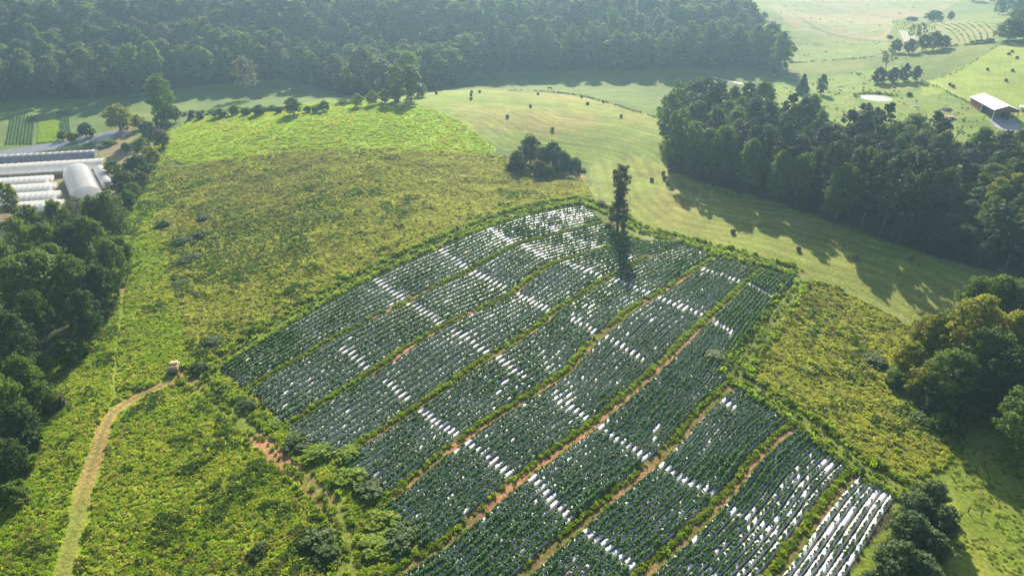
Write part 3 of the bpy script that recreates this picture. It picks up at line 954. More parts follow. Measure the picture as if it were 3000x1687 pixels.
for b, j, xy, f in ROWS:
    wob = (fbm(xy[:, 0], xy[:, 1], 9, 71 + j, 2) - .5) * .15
    xy = xy + np.c_[wob, -wob]
    vis, _, _ = inview(onground(xy), 100, 1790)
    i0, i1 = np.nonzero(vis)[0][[0, -1]]
    xy = xy[i0:i1 + 1]
    e0, e1 = int(R.integers(0, 2)), int(R.integers(0, 2))
    xy = xy[e0:len(xy) - e1]
    V, Fq = ribbon(xy, 1.0, [-.50, -.38, -.34, .34, .38, .50], [-.02, .05, .15, .15, .05, -.02])
    o = link('mulch_strip', mesh_np('mulch_strip', V, Fq, MULCH, False))
    n = 9 if b < 8 else 6
    tag(o, '%s mulch strip of the crop block %s' % (ORD[j], BLN[b]), 'mulch strip', 'plastic mulch strips of the crop field')
    q = resample(xy, step=.52)
    q = q + R.normal(size=q.shape) * .06
    keep = np.ones(len(q), bool) & (R.random(len(q)) > .022)
    # missing plants come in runs
    run = vnoise(np.arange(len(q)) * .52, np.full(len(q), b * 40 + j * 3.7), 3.2, 81)
    keep &= run < .95
    for s in GSEG:
        d, _ = dline(q[:, 0], q[:, 1], s)
        keep &= ~((d < .72 + .25 * R.random()) & (R.random(len(q)) < .96))
    sc = R.uniform(.70, 1.10, len(q)) * (1.08 if j % 3 else .98)
    for c, a1, a2, pr in SPW:
        e = ((q[:, 0] - c[0]) / a1) ** 2 + ((q[:, 1] - c[1]) / a2) ** 2
        keep &= ~((e < R.uniform(.3, 1.2, len(q))) & (R.random(len(q)) > min(.9, pr + .22)))
    sc = sc * (.72 + .56 * fbm(q[:, 0], q[:, 1], 9, 83, 3))
    if b == 8:
        keep &= R.random(len(q)) < .62
        sc = sc * .66
    if b == 7:
        sc = sc * (.98 - .03 * j)
        keep &= R.random(len(q)) < 1 - .035 * j
    plant_p.append(q[keep]); plant_s.append(sc[keep])
pp, ps = np.concatenate(plant_p), np.concatenate(plant_s)
pp = onground(pp); pp[:, 2] += .10
vis, px, py = inview(pp, 0, 1687)
dist = np.linalg.norm(pp - CAM, axis=1)
order = np.argsort(np.where(vis & (py > 0), dist / ps, 1e9))
first = order[:300]
for i in first:
    t = TUFT['crop'][R.integers(3)]
    o = link('crop_plant', t.data, None, pp[i], R.uniform(0, 6.28))
    o.scale = (ps[i],) * 3
    tag(o, 'bushy dark green crop plant in the front rows at the bottom edge', 'crop plant', 'nearest crop plants on the mulch strips')
rest = np.ones(len(pp), bool); rest[first] = False
scatter('crop_rows_foliage', ['crop'], pp[rest], np.zeros(rest.sum(), int), ps[rest], R.uniform(0, 6.28, rest.sum()), 'dark green crop plants in long rows over the whole planted slope', 'crop plants')
print('plants', len(pp))

# ------------------------------------------------------------------ weeds and grass
def far_from(q, lines):
    k = np.ones(len(q), bool)
    for L, r in lines:
        k &= dline(q[:, 0], q[:, 1], L)[0] > r
    return k


def choose(n, *w):
    w = np.stack([np.broadcast_to(x, (n,)) for x in w], 1).clip(0) + 1e-6
    c = np.cumsum(w / w.sum(1, keepdims=True), 1)
    return (R.random(n)[:, None] > c).sum(1).clip(0, w.shape[1] - 1)


def weedy(name, poly, dens, keys, weights, label, cat, smin=.6, smax=1.7, excl=(), sw=6, hz=.85):
    q = fill(poly, dens)
    v, _, _ = inview(onground(q), 200, 1850)
    q = q[v]
    q = q[far_from(q, excl)]
    x, y = q.T
    if name == 'clover_crop':      # sown in drills that follow the hill
        dd = dline(x, y, resample(W([(490, 465), (560, 480), (660, 464), (800, 448), (1000, 432), (1200, 439), (1420, 452)]), step=4, smooth=4))[0] + (fbm(x, y, 20, 94, 2) - .5) * 2
        q = q[(np.sin(dd * 2 * math.pi / 2.6) > -.62) | (R.random(len(q)) < .25)]
        x, y = q.T
    a, b2, c = fbm(x, y, 24, 91, 3), fbm(x, y, sw, 92, 3), fbm(x, y, 12, 93, 3)
    ki = choose(len(q), *weights(x, y, a, b2, c))
    s = smin + (smax - smin) * np.clip((b2 - .25) * 2, 0, 1) ** 1.3 * R.uniform(.75, 1.15, len(q))
    s3 = np.c_[s, s, s * hz]
    return scatter(name, keys, onground(q) - [0, 0, .05], ki, s3, R.uniform(0, 6.28, len(q)), label, cat, tilt=.12)


step = lambda v, a, w: np.clip((v - a) / w + .5, 0, 1)
weedy('goldenrod_weeds', Z['goldenrod'], 3.6, ['yellow', 'brown', 'green', 'dark', 'pale'],
      lambda x, y, a, b, c: (1.0 + step(c, .5, .2), .35 + 1.5 * step(a, .52, .12) * step(y, 205, 50), .5 * step(-x, 60, 60) + .2, .08 + .8 * step(b, .64, .08) + 2.2 * step(-x, 55, 50) * step(-y, -245, 50) * step(c, .52, .1), .15 + 2.0 * step(x, -25, 60) * step(c, .42, .2)),
      'tall mixed weeds, brown and yellow-green, covering the old field', 'weeds', .40, 1.0, [(PATHS['topedge'], 2.6)], hz=.8)
weedy('rank_weeds', Z['rightweeds'], 3.6, ['yellow', 'brown', 'green', 'dark', 'pale'],
      lambda x, y, a, b, c: (.9 * step(-y, -165, 50) + .7, .25 + 1.2 * step(a, .47, .15) * step(y, 150, 30), .5, .15 + .8 * step(b, .60, .1), .3),
      'tall olive and brown weeds on the bank east of the crop', 'weeds', .42, 1.0, [(PATHS['rightlane'], 2.4)])
weedy('lush_weeds', Z['lush'], 4.0, ['green', 'yellow', 'dark', 'brown'],
      lambda x, y, a, b, c: (1.0, .10 + .45 * step(c, .53, .15), .10 + .9 * step(b, .64, .1), .02 + .10 * step(a, .62, .1)),
      'lush bright green weeds around the dirt track', 'weeds', .40, 1.0, [(PATHS['track'], 1.75), (PATHS['sidetrack'], 1.9), (PATHS['lanetrack'], .6)], hz=.72)
weedy('clover_crop', Z['clover'], 3.0, ['clover', 'green', 'yellow'],
      lambda x, y, a, b, c: (1.0, .05 + .3 * step(a, .60, .1), .08 + .25 * step(c, .58, .1)),
      'bright green cover crop on the rounded hilltop', 'cover crop', .5, 1.1, sw=3, hz=.6)
# coarse grass down the drive lanes, headlands and tracks
gp, gs, gk = [], [], []
for k, L in enumerate(LANES):
    q = resample(L, step=.22)
    nrm = np.gradient(q, axis=0); nrm /= np.hypot(*nrm.T)[:, None]
    for off, sd, pr, s in ((.5, .30, .85, .85), (.3, .25, .45, .6), (-1.3, .22, .25, .5)):
        dens = fbm(np.arange(len(q)) * .22, np.full(len(q), k * 31.), 12, 95, 3)
        kk = R.random(len(q)) < pr * np.clip((dens - .26) * 5, .12, 1)
        r = q + np.c_[-nrm[:, 1], nrm[:, 0]] * (off + R.normal(size=len(q)) * sd)[:, None]
        gp.append(r[kk]); gs.append(np.full(kk.sum(), s) * R.uniform(.6, 1.25, kk.sum())); gk.append(np.where(R.random(kk.sum()) < .72, 0, 1))
q = fill(Z['crop'], 2.2)
cells = set()
for b, j, xy, f in ROWS:
    for x, y in resample(xy, step=.5):
        ix, iy = int(x // .5), int(y // .5)
        for dx in (-2, -1, 0, 1, 2):
            for dy in (-2, -1, 0, 1, 2): cells.add((ix + dx, iy + dy))
kk = np.array([(int(x // .5), int(y // .5)) not in cells for x, y in q])
q = q[kk]
q = q[far_from(q, [(L, 1.9) for L in LANES] + [(PATHS['rightlane'], 1.7), (PATHS['topedge'], 1.7)])]
gp.append(q); gs.append(R.uniform(.6, 1.3, len(q))); gk.append(choose(len(q), .6, .5, .12))
for nm, r, pr in (('topedge', 2.8, .9), ('rightlane', 3.2, .9), ('sidetrack', 2.5, .6)):
    q = resample(PATHS[nm], step=.1)
    nrm = np.gradient(q, axis=0); nrm /= np.hypot(*nrm.T)[:, None] + 1e-9
    off = R.uniform(-r, r, len(q))
    kk = (np.abs(np.abs(off) - .95) > .42) & (R.random(len(q)) < pr)
    r2 = (q + np.c_[-nrm[:, 1], nrm[:, 0]] * off[:, None])[kk]
    gp.append(r2); gs.append(R.uniform(.5, 1.1, len(r2)) * (1 + .5 * (np.abs(off[kk]) > 2))); gk.append(choose(len(r2), .7, .35, .1))
gp, gs, gk = np.concatenate(gp), np.concatenate(gs), np.concatenate(gk)
scatter('lane_grass', ['grass', 'green', 'dark'], onground(gp), gk, gs * np.where(gk == 0, 1.1, .72), R.uniform(0, 6.28, len(gp)), 'coarse green grass along the drive lanes and field margins', 'grass', tilt=.1)
# thin tussocks over the mown and grazed ground
def tussocks(name, poly, dens, smin, smax, label, keys=('grass',), thr=.0):
    q = fill(poly, dens)
    v, _, _ = inview(onground(q), 100, 1800)
    q = q[v]
    f = fbm(q[:, 0], q[:, 1], 7, 97, 3)
    q = q[f > thr]
    return scatter(name, list(keys), onground(q) - [0, 0, .03], R.integers(0, len(keys), len(q)), R.uniform(smin, smax, len(q))[:, None] * np.array([1, 1, .7]), R.uniform(0, 6.28, len(q)), label, 'grass')


tussocks('meadow_grass', Z['nearpasture'], 1.3, .25, .65, 'short bright grass tussocks in the pasture corner', thr=.46)
tussocks('yard_grass', Z['yardmeadow'], .08, .3, .9, 'grass tussocks around the pond and barn', ('grass', 'dark'), thr=.5)
tussocks('hill_scrub', Z['midhill'], .012, .4, 1.0, 'low scrub dotted over the far green hillside', ('green', 'dark', 'pale'), thr=.5)
tussocks('brown_scrub', Z['brownhill'], .003, .4, 1.2, 'low scrub dotted over the far brown hillside', ('pale', 'dark', 'brown'), thr=.52)
# ------------------------------------------------------------------ trees and shrubs
def top(px, py, h):
    P = CAM + ray(px, py) * TT[:, None]
    g = np.nonzero(P[:, 2] - H(P[:, 0], P[:, 1]) - h < 0)[0]
    p = P[g[0]] if len(g) else P[-1]
    return np.array([p[0], p[1], float(H(p[0], p[1]))])


def T(kind, px, py, h, w, label, leaf=None, cat='tree', group=None, name=None, var=None, lean=0.02):
    return tree(kind, top(px, py, h), h, w, label, cat, group, leaf, var, name=name, lean=lean)


G1 = 'trees of the dark wood beside the track'
for kind, px, py, h, w, leaf, lab in [
    ('broadleaf_tree', 300, 560, 17, 13, 'oak', 'dark broad tree of the wood standing right in front of the white hoop house'),
    ('broadleaf_tree', 258, 574, 16, 10, 'oak', 'dark tree rising between the low tunnels and the big hoop house'),
    ('airy_tree', 208, 572, 15, 7, 'tan', 'thin grey-green tree in front of the gap between the greenhouses'),
    ('broadleaf_tree', 147, 582, 15, 9, 'lime', 'light green tree overlapping the corner of the three low tunnels'),
    ('broadleaf_tree', 72, 596, 16, 10, 'oak', 'tree just below the lowest of the three white tunnels'),
    ('slender_tree', 10, 535, 13, 7, 'olive', 'yellowish slender tree at the frame edge beside the white tunnels'),
    ('broadleaf_tree', 28, 634, 17, 9, 'lime', 'bright green tree at the frame edge, upper part of the wood'),
    ('broadleaf_tree', 112, 648, 18, 12, 'oak', 'medium green tree in the middle of the wood'),
    ('broadleaf_tree', 236, 636, 19, 13, 'oak', 'large rounded tree in the wood below the hoop house'),
    ('broadleaf_tree', 190, 655, 18, 10, 'dark', 'dark tree wedged behind the large rounded one in the wood'),
    ('broadleaf_tree', 300, 700, 17, 10, 'oak', 'tree at the wood edge facing the grassy track'),
    ('round_tree', 335, 690, 11, 8, 'oak', 'smaller tree at the foot of the wood next to the track'),
    ('broadleaf_tree', 142, 706, 18, 10, 'oak', 'tree crown showing just above the biggest front tree'),
    ('broadleaf_tree', 62, 738, 21, 19, 'oak', 'biggest tree of the wood, wide pale-leaved crown at the front'),
    ('broadleaf_tree', 178, 742, 19, 11, 'oak', 'tree hugging the right flank of the biggest front tree'),
    ('broadleaf_tree', -30, 700, 20, 13, 'oak', 'tree cut by the frame edge beside the biggest front tree'),
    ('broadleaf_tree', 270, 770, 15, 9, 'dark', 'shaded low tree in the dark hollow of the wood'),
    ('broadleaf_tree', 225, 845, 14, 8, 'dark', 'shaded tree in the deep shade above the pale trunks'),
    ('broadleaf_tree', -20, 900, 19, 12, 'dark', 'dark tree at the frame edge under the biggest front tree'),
    ('round_tree', 42, 1038, 12, 9, 'oak', 'rounded olive green tree below the pale trunks'),
    ('round_tree', -25, 1100, 13, 10, 'oak', 'tree half outside the frame above the lowest thicket'),
    ('slender_tree', 182, 996, 7, 5, 'oak', 'small bushy tree beside the pale trunks'),
    ('round_tree', 105, 1120, 7, 7, 'oak', 'low leafy tree on the near fringe of the wood'),
    ('round_tree', 28, 1190, 9, 8, 'dark', 'dark low tree on the near fringe of the wood'),
    ('round_tree', -15, 1290, 9, 8, 'dark', 'darkest thicket tree on the frame edge'),
]:
    T(kind, px, py, h, w, lab, leaf, group=G1)
for px, py, h, w, lab, leaf in [(75, 1270, 4, 6, 'grey-green bush on the fringe of the dark thicket', 'dark'), (150, 1150, 4, 5, 'brownish bush between the wood and the lush weeds', 'tan'), (18, 1420, 4, 6, 'bush at the frame edge under the dark thicket', 'oak'),
                                (235, 1010, 3, 5, 'low bush in front of the pale trunks', 'lime'), (290, 905, 3, 5, 'straw-coloured bush at the foot of the wood', 'tan'), (60, 1340, 3, 5, 'low green bush in the lush weeds under the thicket', 'lime')]:
    T('shrub', px, py, h, w, lab, leaf, 'bush', 'bushes at the foot of the dark wood')
for k, (x, y, lab) in enumerate([(128, 1040, 'pale bare trunk, taller of two, below the biggest front tree'), (150, 1035, 'pale bare trunk leaning beside its taller twin')]):
    p = P1(x, y)
    o = tree('airy_tree', p, 17, 7, lab, 'tree', 'pale-trunked trees in the wood', 'dark', 0)

G2 = 'hedgerow along the grassy lane'
for kind, px, py, h, w, leaf, lab in [
    ('broadleaf_tree', 452, 213, 24, 15, 'oak', 'tallest hedgerow tree, dense and dark, above the rounded clover hill'),
    ('round_tree', 334, 305, 12.5, 16, 'olive', 'wide round yellow-green tree beside the black plastic strip'),
    ('round_tree', 398, 336, 7, 8, 'olive', 'small yellow tree leaning on the wide round one'),
    ('shrub', 243, 360, 7, 9, 'dark', 'big dark bush between the vegetable rows and plastic strip'),
    ('shrub', 177, 384, 4.5, 5, 'oak', 'small bush at the end of the vegetable rows'),
    ('shrub', 205, 386, 5, 7, 'olive', 'yellowish bush next to the big dark one'),
    ('shrub', 312, 409, 2.4, 9, 'lime', 'low spreading bush behind the parked pickup'),
    ('shrub', 362, 418, 4, 4, 'olive', 'narrow yellow bush near the parked pickup'),
    ('round_tree', 467, 327, 8, 9, 'oak', 'hedgerow tree at the foot of the tallest one'),
    ('round_tree', 428, 355, 7.5, 9, 'oak', 'dark hedgerow tree next to the end of the plastic strip'),
    ('round_tree', 464, 378, 8, 9, 'tan', 'grey-tan hedgerow tree against the clover field'),
    ('round_tree', 410, 402, 8, 8, 'lime', 'light green hedgerow tree near the parked pickup'),
    ('round_tree', 434, 428, 8, 9, 'olive', 'yellow-green hedgerow tree above the dark round one'),
    ('round_tree', 398, 452, 9.5, 12, 'dark', 'broad dark hedgerow tree facing the grassy lane'),
    ('round_tree', 326, 472, 6, 8, 'oak', 'low tree off the end of the long white tunnel'),
    ('round_tree', 355, 500, 9.5, 11, 'dark', 'dark round hedgerow tree beside the narrow hoop house'),
    ('round_tree', 408, 502, 6.5, 7, 'tan', 'grey-tan shrubby tree on the lane edge'),
    ('round_tree', 384, 533, 6.5, 7, 'lime', 'bright yellow-green small tree under the dark round one'),
    ('round_tree', 366, 556, 7, 7, 'oak', 'small dark tree where hedgerow meets the wood'),
    ('slender_tree', 505, 308, 8, 6, 'tan', 'greyish shrub tree beside the tallest hedgerow tree'),
    ('round_tree', 480, 300, 9, 8, 'oak', 'bushy companion right beside the tallest hedgerow tree'),
]:
    T(kind, px, py, h, w, lab, leaf, 'bush' if kind == 'shrub' else 'tree', G2)

G3 = 'shrubs along the crest of the hill'
for px, py, h, w, kind, leaf, lab in [
    (557, 322, 4.5, 5, 'cedar_tree', 'cedar', 'small dark conifer starting the crest hedge'), (582, 325, 4, 4.5, 'cedar_tree', 'cedar', 'second small conifer of the crest hedge'),
    (642, 316, 4.5, 9, 'shrub', 'oak', 'long low bush on the crest hedge'), (683, 305, 5, 6, 'shrub', 'lime', 'pale green bush on the crest under the browning tree'), (720, 315, 3.5, 6, 'shrub', 'oak', 'low bush right of the pale green crest bush'),
    (754, 306, 5, 8, 'shrub', 'oak', 'wide bush in the middle of the crest hedge'), (814, 313, 3, 4, 'shrub', 'dark', 'small dark bush left of the big crest bush'), (855, 284, 8, 10, 'round_tree', 'oak', 'biggest, rounded bush of the crest hedge'),
    (899, 310, 3, 4.5, 'shrub', 'dark', 'small dark bush right of the big crest bush'), (923, 312, 3, 4, 'shrub', 'oak', 'low bush between two taller crest bushes'), (947, 294, 5, 5.5, 'round_tree', 'dark', 'dark round bush at the end of the crest hedge'),
    (1045, 273, 6.5, 6.5, 'round_tree', 'lime', 'sunlit round bush standing apart at the wood spur'), (1088, 264, 7, 7, 'round_tree', 'lime', 'tallest sunlit bush at the wood spur'), (1124, 260, 6.5, 7.5, 'round_tree', 'lime', 'broad sunlit bush at the wood spur'),
    (1157, 259, 6, 6, 'round_tree', 'lime', 'sunlit bush beside the two black bales'), (1201, 250, 6, 5, 'slender_tree', 'lime', 'small slim sapling behind the crest bales'), (1232, 244, 6.5, 6.5, 'slender_tree', 'lime', 'leafy sapling behind the single crest bale'),
    (1155, 186, 17, 9.5, 'slender_tree', 'lime', 'tall light green tree at the tip of the wood spur'), (1198, 187, 17, 10, 'slender_tree', 'wood', 'tall bluish tree right beside the light green spur tree'), (1135, 238, 6, 6, 'round_tree', 'wood', 'grey-green small tree at the foot of the spur'),
]:
    T(kind, px, py, h, w, lab, leaf, 'bush' if h < 9 else 'tree', G3)
o = tree('airy_tree', P1(727, 287), 23, 18, 'lone browning tree with a ragged crown in the shaded valley', 'tree', None, 'tan', 1)

G4 = 'tree clump in the mown hay field'
for kind, px, py, h, w, leaf, lab in [
    ('round_tree', 1553, 389, 13, 8.5, 'dark', 'tallest tree of the hay field clump'), ('round_tree', 1593, 420, 10.5, 6.5, 'dark', 'dark tree in the middle of the hay field clump'),
    ('round_tree', 1622, 407, 12, 7, 'dark', 'second tallest tree of the hay field clump'), ('round_tree', 1645, 434, 9.5, 7.5, 'oak', 'dark sloping tree on the east flank of the clump'),
    ('round_tree', 1662, 450, 8, 6.5, 'dark', 'low dark tree above the muddy pool'), ('round_tree', 1520, 437, 8.5, 8, 'dark', 'low dark tree on the west flank of the clump'),
    ('shrub', 1579, 463, 6.5, 7.5, 'tan', 'grey-brown bush in front of the clump'), ('shrub', 1605, 476, 5.5, 5, 'lime', 'light green bush in front of the clump'),
    ('shrub', 1687, 455, 6.5, 5.5, 'lime', 'bright green bush standing off the clump by the pool'), ('shrub', 1672, 511, 1.8, 4.5, 'lime', 'tiny bright bush on the muddy pool rim'),
    ('shrub', 1508, 440, 4.5, 4, 'olive', 'yellowish bush poking from behind the clump'), ('shrub', 1502, 470, 4, 5, 'dark', 'dark low bush ending the clump'),
]:
    T(kind, px, py + 5, h * .92, w * 1.12, lab, leaf, 'bush' if kind == 'shrub' else 'tree', G4)
tree('ivy_tree', P1(1809, 676), 21, 7.4, 'tall narrow vine-covered tree standing alone at the crop field edge', 'tree', None, None, 0, rz=.6)
for x, y, h, w, leaf, lab in [(1783, 668, 1.9, 4.5, 'olive', 'yellowish bush left of the vine-covered tree foot'), (1826, 672, 2.6, 3.0, 'lime', 'green bush right of the vine-covered tree foot'), (1760, 600, 1.5, 4, 'lime', 'low bush above the vine-covered tree on the field margin')]:
    tree('shrub', P1(x, y), h, w, lab, 'bush', 'bushes round the vine-covered tree', leaf)

# the grove between the hay strip and the pond meadow
gq = []
for _ in range(6000):
    q = R.uniform(Z['grove'][:, :2].min(0), Z['grove'][:, :2].max(0))
    if inpoly(q[:1], q[1:], Z['grove'])[0] and all(np.hypot(*(q - g)) > 5.7 for g in gq): gq.append(q)
gq = np.array(gq)
v, px, py = inview(onground(gq), 60)
gq, px = gq[v], px[v]
front = W([(1960, 500), (2100, 545), (2300, 602), (2500, 672), (2700, 738), (2960, 810), (3150, 860)])
back = W([(1945, 400), (1990, 340), (2140, 390), (2330, 425), (2480, 460), (2700, 480), (2860, 500), (3100, 500)])
df, db = dline(gq[:, 0], gq[:, 1], front)[0], dline(gq[:, 0], gq[:, 1], back)[0]
cnt = {}
for i in np.argsort(px):
    where = 'front' if df[i] < 7 else 'back' if db[i] < 7 else 'inside'
    x = px[i]
    r = R.random()
    if x < 2030: kind, leaf = ('slender_tree', 'oak') if r < .6 else ('broadleaf_tree', 'lime')
    elif where == 'front': kind, leaf = ('broadleaf_tree', 'oak') if r < .45 else ('pine_tree', None) if r < .8 else ('round_tree', 'dark')
    else: kind, leaf = ('pine_tree', None) if r < .5 else ('broadleaf_tree', 'oak') if r < .85 else ('broadleaf_tree', 'dark')
    h = {'pine_tree': 21, 'broadleaf_tree': 18, 'slender_tree': 17, 'round_tree': 12}[kind] * R.uniform(.86, 1.1)
    if where == 'front' and x < 2600: h *= 1.14
    if leaf == 'oak' and r > .7: leaf = 'wood'
    if leaf == 'oak' and R.random() < .16: leaf = ['lime', 'olive', 'tan'][R.integers(3)]
    if 2400 < x < 2500 and where == 'back': h *= .62
    if 2740 < x < 2850 and where != 'front': h *= .55
    if x > 2600 and where == 'front': h *= .8
    if x > 2850: h *= .84
    word = {'pine_tree': 'pine', 'broadleaf_tree': 'broadleaf tree', 'slender_tree': 'slim leafy tree', 'round_tree': 'low round tree'}[kind]
    k = (where, word); cnt[k] = cnt.get(k, 0) + 1
    w = {'pine_tree': 8.5, 'broadleaf_tree': 11, 'slender_tree': 8, 'round_tree': 9.5}[kind] * R.uniform(.85, 1.15)
    n = cnt[k]
    place = {'front': 'along the hay-side edge of the grove', 'back': 'along the meadow-side edge of the grove', 'inside': 'deep inside the grove'}[where]
    tree(kind, onground(gq[i:i + 1])[0], h, w, '%s %s from the bale-group end, %s' % (ORD[min(n, 25) - 1], word, place) if n <= 25 else '%s near the barn end, %s' % (word, place), 'tree', 'trees of the grove', leaf, lean=.02)
print('grove', len(gq))
T('pine_tree', 2094, 236, 23, 9, 'tall pine rising above the grove in front of the shaded valley', None, group='trees standing out of the grove')
T('pine_tree', 2195, 238, 22, 9, 'tall pine with a spreading top at the creek end of the grove', None, group='trees standing out of the grove')
T('broadleaf_tree', 2245, 236, 20, 14, 'widest grey-green tree crown at the top of the grove', 'oak', group='trees standing out of the grove')
T('broadleaf_tree', 2390, 276, 18, 13, 'rounded dark crown at the pond end of the grove', 'oak', group='trees standing out of the grove')
T('thin_pine', 2503, 322, 14, 6, 'thin flat-topped pine on a bare leaning trunk beyond the grove', None, group='trees standing out of the grove')
T('broadleaf_tree', 2580, 312, 17, 8, 'tree with a raised square crown on the meadow edge of the grove', 'dark', group='trees standing out of the grove')
T('broadleaf_tree', 2690, 330, 16, 14, 'broad tree closest to the red hay wagon', 'oak', group='trees standing out of the grove')
T('broadleaf_tree', 2897, 368, 17, 12, 'brownish-topped tree in front of the gravel drive', 'oak', group='trees standing out of the grove')
T('broadleaf_tree', 2990, 505, 15, 9, 'yellow-tipped tree at the frame edge below the gravel drive', 'olive', group='trees standing out of the grove')
T('broadleaf_tree', 2935, 520, 15, 9, 'yellowish tree beside the frame-edge tree below the drive', 'olive', group='trees standing out of the grove')
p = P1(2787, 428)
o = empty('dead_tree', p, 'bare leaning dead tree between the grove and the red wagon', 'tree', None, .2)
o.scale = (1.05,) * 3
link('trunk', DEADM, o)
tree('dead_tree', p + [2, 1, 0], 1, 1, '', 'tree') if False else None

G5 = 'trees on the bank east of the crop field'
for kind, px, py, h, w, leaf, lab in [
    ('broadleaf_tree', 2868, 812, 18, 11, 'oak', 'grey-green tree against the shaded hay strip'), ('broadleaf_tree', 2940, 809, 18, 12, 'oak', 'grey-green tree left of the frame edge above the yellow one'), ('broadleaf_tree', 3000, 818, 18, 12, 'oak', 'grey-green tree on the frame edge above the yellow one'),
    ('broadleaf_tree', 2886, 872, 20, 16, 'olive', 'largest yellow-green tree of the east bank'), ('broadleaf_tree', 2998, 914, 18, 12, 'olive', 'yellow-green tree on the frame edge'),
    ('broadleaf_tree', 2746, 924, 12, 10, 'olive', 'yellow-green tree nearest to the hay strip corner'), ('broadleaf_tree', 2790, 908, 14, 10, 'oak', 'green tree between the two yellow-green ones'),
    ('round_tree', 2682, 1000, 8, 9, 'olive', 'low yellowish tree spilling into the weedy bank'), ('round_tree', 2726, 1073, 7.5, 8, 'olive', 'small yellow-topped tree below the low yellowish one'),
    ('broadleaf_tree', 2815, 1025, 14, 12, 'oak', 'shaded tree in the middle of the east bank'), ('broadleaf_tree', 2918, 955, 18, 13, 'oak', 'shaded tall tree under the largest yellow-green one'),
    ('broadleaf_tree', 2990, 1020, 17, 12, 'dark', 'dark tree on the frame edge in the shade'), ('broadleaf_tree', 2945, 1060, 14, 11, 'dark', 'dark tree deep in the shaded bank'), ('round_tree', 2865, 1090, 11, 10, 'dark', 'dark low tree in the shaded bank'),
    ('broadleaf_tree', 3060, 1000, 20, 14, 'oak', 'tree outside the frame edge shading the pasture'), ('broadleaf_tree', 3080, 1130, 18, 13, 'oak', 'tree outside the frame edge next to the pasture'), ('round_tree', 2975, 1150, 9, 9, 'dark', 'dark tree at the top of the shaded pasture'),
    ('shrub', 2741, 1160, 4.5, 6, 'dark', 'dark bush below the small yellow-topped tree'), ('shrub', 2770, 1215, 3.5, 6, 'oak', 'lowest green bush of the shaded bank'), ('shrub', 2632, 1085, 3.5, 6, 'oak', 'bush out in the brown weeds of the bank'), ('shrub', 2800, 1140, 6, 8, 'dark', 'dark bush under the shaded middle tree'),
]:
    T(kind, px, py, h, w, lab, leaf, 'bush' if kind == 'shrub' else 'tree', G5)
G6 = 'feathery evergreens at the corner of the crop field'
for px, py, h, w, lab in [(2748, 1410, 7, 7.5, 'topmost feathery evergreen of the corner row'), (2708, 1448, 6, 6.5, 'second feathery evergreen, tucked behind the topmost'), (2779, 1482, 6, 7, 'dark evergreen on the pasture side of the corner row'),
                          (2680, 1506, 7, 8, 'evergreen in the middle of the corner row'), (2748, 1556, 6, 7.5, 'shaded evergreen under the pasture-side one'), (2660, 1588, 7.5, 8.5, 'large evergreen near the bottom of the corner row'),
                          (2705, 1632, 6, 8, 'shaded evergreen behind the large bottom one'), (2618, 1645, 6, 7, 'lowest evergreen beside the bright bare beds'), (2570, 1680, 3, 4, 'small evergreen sprig at the end of the bare beds')]:
    T('round_cedar', px, py, h, w, lab, 'spruce', 'evergreen', G6, name='evergreen_bush')
G7 = 'vine mounds along the crop edge'
for x, y, h, w, lab, leaf in [(662, 1140, 1.8, 5, 'vine mound nearest the loaded truck', 'weedg'), (725, 1192, 1.8, 5, 'dark green mound below the one nearest the truck', 'weedd'), (805, 1248, 1.4, 5, 'low weedy mound above the long vine mound', 'weedg'),
                             (868, 1300, 2.1, 7, 'upper half of the long vine mound by the bare dirt', 'weedd'), (930, 1335, 2.0, 7, 'lower half of the long vine mound by the bare dirt', 'weedg'),
                             (1030, 1400, 1.8, 7, 'flat-topped mound between two drive lane ends', 'weedg'), (1085, 1440, 1.9, 7, 'dark mound against the lane end', 'weedd'),
                             (1125, 1530, 2.0, 7, 'upper bush of the widest mound, bottom of the crop edge', 'weedg'), (1180, 1580, 2.1, 8, 'leafiest bush of the widest mound', 'weedd'), (1110, 1600, 1.8, 8, 'trackside bush of the widest mound', 'weedg'), (1020, 1335, 1.6, 6, 'small mound at the third lane end', 'weedg')]:
    tree('shrub', P1(x, y), h * .8, w * .9, lab, 'bush', G7, leaf, name='vine_mound')
for x, y, h, w, lab in [(760, 1620, 1.6, 4, 'dark low bush in the lush weeds near the bottom'), (930, 1590, 2.0, 6, 'dark bush beside the rutted side track'), (960, 1630, 1.8, 5, 'dark bush closest to the bottom of the side track'), (585, 1085, 1.8, 5, 'green bush behind the loaded truck')]:
    tree('shrub', P1(x, y), h, w, lab, 'bush', 'dark bushes in the lush weeds', 'weedd')
# scattered thickets in the old field
for x, y, h, w in [(598, 690, 1.5, 6), (535, 712, 1.7, 7), (560, 760, 1.4, 7), (530, 830, .8, 6), (600, 640, 1.2, 6), (625, 1005, 1.4, 6), (480, 660, 1.6, 6)]:
    tree('shrub', P1(x, y), h, w, 'dark green thicket among the tall weeds of the old field', 'bush', 'thickets in the old field', 'weedd', name='thicket')
for x, y, h, w in [(2090, 1045, 1.2, 6), (2560, 1060, 1.6, 7), (2640, 1130, 1.6, 7), (2700, 1230, 1.6, 7)]:
    tree('shrub', P1(x, y), h, w, 'dark thicket in the weedy bank east of the crop', 'bush', 'thickets in the east bank', 'weedd', name='thicket')

